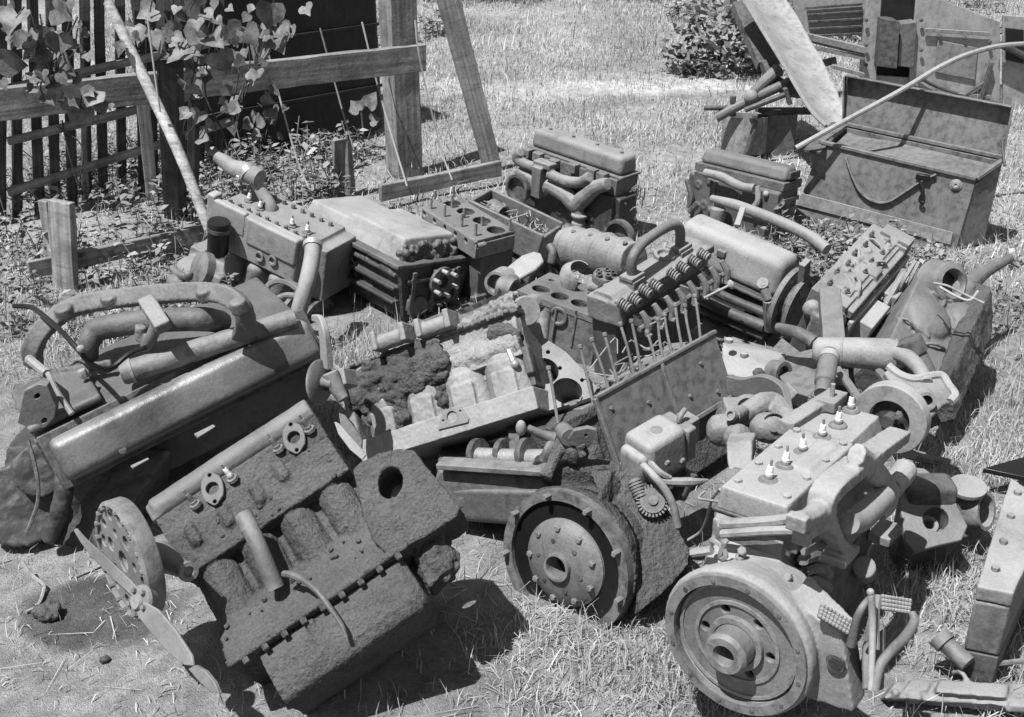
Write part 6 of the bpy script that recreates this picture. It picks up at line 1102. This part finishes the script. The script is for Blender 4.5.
for (pa, pb_, r_, mt, nm, lab) in (((830, 352, 3.75), (824, 384, 3.6), .035, 'iron', 'oil_filter', 'grey cylindrical oil filter hanging under the left end of the muffler can'), ((908, 342, 3.85), (926, 378, 3.8), .045, 'rust', 'oil_filter', 'dark capped oil filter standing by the right end of the muffler can'), ((829, 292, 4.3), (834, 350, 4.0), .032, 'iron', 'steering_column', 'grey upright square post rising above the muffler can')):
    q0, q1 = PY(*pa), PY(*pb_); f2 = Frame(nm, lab, nm.replace('_', ' '), q1 - Vector((0, 0, .05))); A_, B_ = f2.W(q0), f2.W(q1)
    g = G()
    if nm == 'steering_column': g.bar(A_, B_ - (A_ - B_) * .5, .085, .05)
    else: g.lathe([(0, 0), (r_ * .8, .0), (r_, .012), (r_, (B_ - A_).length * .96), (r_ * .8, (B_ - A_).length), (r_ * .8, (B_ - A_).length + .05)], A_, B_ - A_, 24)
    f2.part('body', g, M[mt], bev=.004 if nm == 'steering_column' else 0)
    if nm != 'steering_column':
        d_ = (B_ - A_).normalized(); g = G()
        if mt == 'rust': g.lathe([(0, -.012), (r_ * 1.15, -.01), (r_ * 1.2, .0), (r_ * 1.2, .05), (r_, .055)], A_, d_, 24); f2.part('cap', g, M['dark'], bev=0)
        else: g.ring(A_ + d_ * .018, A_ + d_ * .045, r_ * 1.08, r_ * .8, 24); f2.part('band', g, M['pale'], bev=0)
# arm with rim and stub pipe
f = Frame('pump_plate', 'pale rimmed timing plate with a stub pipe, right of the ring pulley', 'timing plate', PY(925, 410, 3.55) - Vector((0, 0, .06)))
w3 = lambda px, py, Y=3.55: f.W(PY(px, py, Y + (400 - py) * .004)); o3 = w3(925, 398); xx = (w3(945, 398) - o3).normalized(); n_ = xx.cross((w3(925, 380) - o3).normalized()).normalized(); zz = n_.cross(xx); tr = lambda p: ((w3(*p) - o3).dot(xx), (w3(*p) - o3).dot(zz))
pt = [(893, 366), (910, 378), (928, 375), (942, 374), (950, 384), (957, 394), (955, 401), (944, 404), (932, 416), (920, 422), (912, 408), (898, 392), (884, 372)][::-1]
g = G(); g.sheet([tr(p) for p in pt], [], o3, xx, zz, .03); f.part('plate', g, M['light'], bev=.006)
g = G(); g.tube([w3(888, 366), w3(900, 375), w3(914, 379), w3(930, 376), w3(942, 376), w3(949, 386), w3(955, 395), w3(950, 402)], .016, 8); f.part('rim', g, M['pale'], bev=0)
q = w3(924, 398); g = G(); ax = (f.I.to_3x3() @ Vector((-.15, -.75, .2))).normalized(); g.ring(q - ax * .02, q + ax * .055, .034, .022, 24); g.tube([w3(898, 386), w3(910, 394), w3(920, 398)], .03, 10); f.part('stub_pipe', g, M['light'], bev=0)
g = G(); g.tube([w3(838, 370, 3.7), w3(850, 386, 3.62), w3(862, 404, 3.55)], .016, 8); g.tube([w3(876, 368, 3.75), w3(886, 380, 3.65), w3(896, 394, 3.55)], .016, 8); f.part('brace_rod', g, M['iron'], bev=0)
# light gearbox lump and shield plates
q = PY(745, 360, 4.15); f = Frame('gearbox', 'pale bolted gearbox lump just right of the flat side covers, its end hole open', 'gearbox', q - Vector((0, 0, .1)))
w3 = lambda px, py, Y: f.W(PY(px, py, Y)); g = G(); g.hex([w3(722, 382, 4.0), w3(768, 390, 3.95), w3(790, 372, 4.15), w3(730, 360, 4.4)] + [w3(722, 344, 4.2), w3(766, 366, 4.05), w3(786, 354, 4.2), w3(724, 336, 4.5)])
cast(f, 'case', g, M['pale'], rm=.006, lump=.004)
g = G(); q = w3(780, 374, 4.03); ax = (f.I.to_3x3() @ Vector((.6, -.7, .2))).normalized(); g.ring(q - ax * .04, q + ax * .02, .052, .036, 26); g.lathe([(.036, .0), (.02, .012), (.0, .012)], q - ax * .01, ax, 18); f.part('shaft_seat', g, M['rust'], bev=0)
for px, py in ((744, 356), (729, 342), (733, 380)): g = G(); g.lathe([(.016, 0), (.016, .014), (.01, .016), (0, .016)], w3(px, py, 4.12), Z1, 10); f.part('bolt', g, M['pale'], bev=0)
g = G(); g.ball(w3(759, 376, 4.02), .03); cast(f, 'grease_lump', g, M['crust'], rm=.005, lump=.02, ls=.015)
f = Frame('sheet_guard', 'bent grey sheet guard lying below the muffler can', 'sheet guard', PY(800, 385, 3.9) - Vector((0, 0, .1)))
w3 = lambda px, py, Y: f.W(PY(px, py, Y)); g = G()
k = [w3(766, 356, 4.25), w3(782, 338, 4.4), w3(800, 352, 4.2), w3(822, 346, 4.15), w3(826, 372, 3.95), w3(810, 398, 3.75), w3(786, 386, 3.9)]; cen = w3(800, 370, 4.05); n = f.I.to_3x3() @ Vector((0, .006, -.008)); m_ = len(k); g.add(k + [cen] + [p + n for p in k] + [cen + n], [(i, (i + 1) % m_, m_) for i in range(m_)] + [(m_ + 1 + (i + 1) % m_, m_ + 1 + i, 2 * m_ + 1) for i in range(m_)] + [(i, m_ + 1 + i, m_ + 1 + (i + 1) % m_, (i + 1) % m_) for i in range(m_)]); f.part('sheet', g, M['sheet'], bev=0)
g = G(); g.box(tuple(w3(795, 396, 3.75) - Vector((.05, .03, .02))), tuple(w3(795, 396, 3.75) + Vector((.04, .03, .03))), rot=(20, 30, 40)); f.part('tab', g, M['light'])
f = Frame('pump_casting', 'pale pump casting with round ports beside the six spark plugs', 'pump casting', PY(765, 430, 3.3) - Vector((0, 0, .1)))
w3 = lambda px, py, Y: f.W(PY(px, py, Y)); g = G()
g.box(tuple(w3(748, 412, 3.5) - Vector((.10, .07, .05))), tuple(w3(748, 412, 3.5) + Vector((.09, .08, .03))), t=(.8, .7)); g.tube([w3(735, 420, 3.4), w3(760, 405, 3.45), w3(775, 400, 3.5), w3(782, 414, 3.4), w3(800, 432, 3.25)], [.035, .04, .026, .04, .04], 10); g.cap(w3(722, 420, 3.4), w3(722, 440, 3.3), .05); g.cap(w3(727, 440, 3.25), w3(748, 436, 3.2), .045); g.tube([w3(742, 412, 3.4), w3(733, 417, 3.32)], .025, 10); g.ball(w3(770, 428, 3.3), (.07, .06, .05))
cast(f, 'casting', g, M['light'], rm=.005, lump=.008, fine=.004, sm=2)
q = w3(774, 424, 3.27); g = G(); g.lathe([(.032, .0), (.036, .004), (.03, .008), (.026, -.02), (0, -.02)], q, f.I.to_3x3() @ Vector((-.2, -.6, .7)), 22); f.part('port', g, M['black'], bev=0)
q = w3(748, 411, 3.46); g = G(); ax = f.I.to_3x3() @ Vector((-.2, -.5, .8)); g.ring(q, q + ax.normalized() * .03, .05, .035, 26); g.lathe([(.035, .01), (.02, .025), (.0, .025)], q, ax, 20); f.part('bearing_ring', g, M['iron'], bev=0)
g = G(); g.hex([w3(728, 470, 3.0), w3(752, 470, 2.98), w3(756, 450, 3.15), w3(730, 448, 3.2)] + [w3(726, 442, 3.1), w3(752, 440, 3.1), w3(756, 432, 3.2), w3(730, 430, 3.25)]); cast(f, 'filler_neck', g, M['light'], rm=.006, lump=.004)
g = G(); g.lathe([(.02, 0), (.02, .02), (.012, .02), (.012, .01), (0, .01)], w3(733, 416, 3.31), f.I.to_3x3() @ Vector((-.6, -.5, .5)), 16); f.part('nipple', g, M['light'], bev=0)
# dark curved plate behind the pump casting
f = Frame('curved_plate', 'dark curved plate between the flat side covers and the pump casting', 'plate', PY(745, 392, 3.75) - Vector((0, 0, .1))); w3 = lambda px, py, Y: f.W(PY(px, py, Y))
g = G(); g.tube([w3(728, 384, 3.8), w3(745, 388, 3.75), w3(765, 386, 3.7), w3(780, 396, 3.65), w3(786, 415, 3.55)], [.05, .055, .06, .06, .05], 4, 5, flat=.35); f.part('plate', g, M['iron'], bev=.003)
# gear case right of the manifold
f = Frame('gear_case', 'dark iron gear case with a round hole, on the grass right of the manifold', 'gear case', P(935, 548)); Yg = 3.12
w3 = lambda px, py, Y=Yg: f.W(PY(px, py, Y + (500 - py) * .003)); o3 = w3(935, 515); xx = (w3(955, 515) - o3).normalized(); n_ = xx.cross((w3(935, 495) - o3).normalized()).normalized(); zz = n_.cross(xx); tr = lambda p: ((w3(*p) - o3).dot(xx), (w3(*p) - o3).dot(zz))
pt = [(907, 466), (925, 468), (942, 482), (955, 500), (968, 526), (962, 540), (935, 546), (915, 552), (905, 540), (900, 500), (898, 478)][::-1]
g = G(); g.sheet([tr(p) for p in pt], [[tr((936 + 13 * math.cos(a), 519 + 12 * math.sin(a))) for a in np.linspace(0, 6.0, 20)], [tr((922 + 3 * math.cos(a), 481 + 3 * math.sin(a))) for a in np.linspace(0, 5.6, 8)]], o3, xx, zz, .02, .07); f.part('plate', g, M['iron'], bev=.004)
g = G(); q = w3(932, 520) - n_ * .05; g.ring(q, q + n_ * .02, .03, .018, 20); f.part('bearing', g, M['fly'], bev=0)
g = G(); g.box((o3.x - .08, o3.y + .03, -.0), (o3.x + .08, o3.y + .14, o3.z + .08)); f.part('case', g, M['dark'], bev=.02)
f = Frame('lidded_pipe', 'round flat lid over a short hollow pipe beside the gear case', 'pipe', P(978, 530)); w3 = lambda px, py, Y=3.2: f.W(PY(px, py, Y))
g = G(); g.lathe([(0, 0), (.055, 0), (.06, .006), (.06, .018), (.0, .02)], w3(967, 490), f.I.to_3x3() @ Vector((-.05, -.12, 1)), 28); f.part('lid', g, M['light'], bev=0)
g = G(); q = w3(975, 510); ax = (f.I.to_3x3() @ Vector((.6, -.6, .3))).normalized(); g.ring(q - ax * .02, q + ax * .04, .065, .052, 28); g.tube([w3(958, 498), w3(966, 520), w3(980, 535)], .03, 8); f.part('collar', g, M['light'], bev=0)
g = G(); g.tube([w3(955, 530), w3(972, 533), w3(990, 535)], [.02, .03, .012], 8); cast(f, 'broken_lug', g, M['light'], rm=.005, lump=.012, ls=.02)
# right edge pieces
f = Frame('iron_block', 'pale-topped iron block cut off by the right edge of the picture', 'iron block', P(1000, 660)); w3 = lambda px, py, z: f.W(P(px, py, z))
g = G(); t4 = [w3(974, 601, .30), w3(1010, 608, .30), w3(1050, 520, .30), w3(1008, 490, .30)]; g.hex([p - Vector((0, 0, .17)) for p in t4] + t4); f.part('block', g, M['iron'], bev=.008)
g = G(); g.hex([p + Vector((0, 0, .003)) for p in t4] + [p + Vector((0, 0, .05)) for p in t4]); cast(f, 'flange', g, M['pale'], rm=.006, lump=.006)
for k in range(4):
    p = t4[0].lerp(t4[3], .15 + .23 * k) + (t4[1] - t4[0]) * .35 + Vector((0, 0, .05)); g = G(); g.bolt(p, Z1, .012, .014); f.part('bolt', g, M['light'], bev=0)
g = G(); g.hex([p - Vector((0, 0, .30)) for p in t4] + [p - Vector((0, 0, .175)) for p in t4]); f.part('foot', g, M['dark'])
f = Frame('metal_wedge', 'dark flat metal wedge poking in from the right edge over the grass', 'metal wedge', P(1000, 480)); w3 = lambda px, py, z: f.W(P(px, py, z)); q = [w3(983, 468, .1), w3(1040, 452, .12), w3(1040, 480, .1)]; g = G(); g.add(q + [p - Vector((0, 0, .02)) for p in q], [(0, 1, 2), (5, 4, 3), (0, 3, 4, 1), (1, 4, 5, 2), (2, 5, 3, 0)]); f.part('plate', g, M['black'])
f = Frame('pipe_casting', 'pale casting with a short capped pipe at the bottom right corner', 'casting', P(945, 690)); w3 = lambda px, py, z: f.W(P(px, py, z))
g = G(); g.tube([w3(968, 664, .10), w3(940, 638, .13)], .026, 16); q0, q1 = w3(946, 644, .125), w3(938, 636, .135); g.cyl(q0, q1, .033, n=20); f.part('pipe', g, M['iron'], bev=0)
g = G(); g.hex([w3(878, 700, .0), w3(1040, 716, .0), w3(1040, 690, .0), w3(890, 684, .0)] + [w3(884, 698, .045), w3(1040, 708, .05), w3(1040, 684, .05), w3(896, 681, .05)])
g.hex([w3(930, 694, .04), w3(1010, 702, .04), w3(1012, 684, .04), w3(936, 680, .04)] + [w3(936, 692, .075), w3(1006, 698, .075), w3(1008, 684, .075), w3(940, 680, .075)]); fittings(g, w3(884, 698, .045), w3(1030, 708, .05) - w3(884, 698, .045), w3(896, 681, .05) - w3(884, 698, .045), Z1, 8, 31)
cast(f, 'casting', g, M['light'], rm=.006, lump=.008)
g = G(); g.tube([w3(960, 655, .10), w3(985, 664, .08), w3(1030, 660, .08)], .008, 6); f.part('rod', g, M['iron'], bev=0)
g = G(); g.tube([P(902, 452, .05), P(925, 458, .03), P(950, 462, .02)], [.02, .022, .012], 8); g.tube([P(925, 458, .03), P(935, 450, .04)], .01, 6); tag(mesh('stick', g, M['wood'], bev=0), 'short weathered stick lying on the grass below the timing plate', 'stick')
# clods and wire on the bare dirt in front
for px, py, s_, lab in ((47, 612, .045, 'dark broken clod lying on the bare dirt at the far left'), (104, 660, .018, 'small dark clod on the bare dirt below the drum plate')):
    g = G(); g.ball(P(px, py, s_ * .4), (s_, s_ * .8, s_ * .6)); o_ = mesh('clod', g, M['crust'], rm=.006, sm=0, disp=[(.03 * s_ / .045, .02), (.006, .01)]); tag(o_, lab, 'clod')
g = G(); g.tube([P(22, 562, .05), P(32, 575, .03), P(43, 584, .02), (P(44, 590, .01)), P(38, 605, .01), P(26, 612, .01)], .006, 6); tag(mesh('wire', g, M['straw'], bev=0), 'bent pale wire on the ground at the lower left edge', 'wire')

for k, (pts, lab) in enumerate((([(934, 283, 4.25), (948, 286, 4.2), (964, 294, 4.15), (984, 303, 4.1)], 'pale dry twig lying across the round opening of the right-hand casting'), ([(940, 287, 4.22), (958, 297, 4.15), (970, 300, 4.12), (978, 291, 4.15)], 'short forked dry twig just below the round opening of the right-hand casting'))):
    g = G(); g.tube([PY(*p) for p in pts], .005, 6, 4); tag(mesh('twig', g, M['straw'], bev=0), lab, 'twig')
g = G(); g.tube([PY(459, 312, 4.6), PY(470, 309, 4.58), PY(482, 303, 4.6), PY(495, 298, 4.7), PY(500, 290, 4.75)], .016, 4, 4, flat=.35)
tag(mesh('metal_strap', g, M['dark'], bev=0), 'dark bent metal strap running up to the round hollow pipe flange', 'strap')
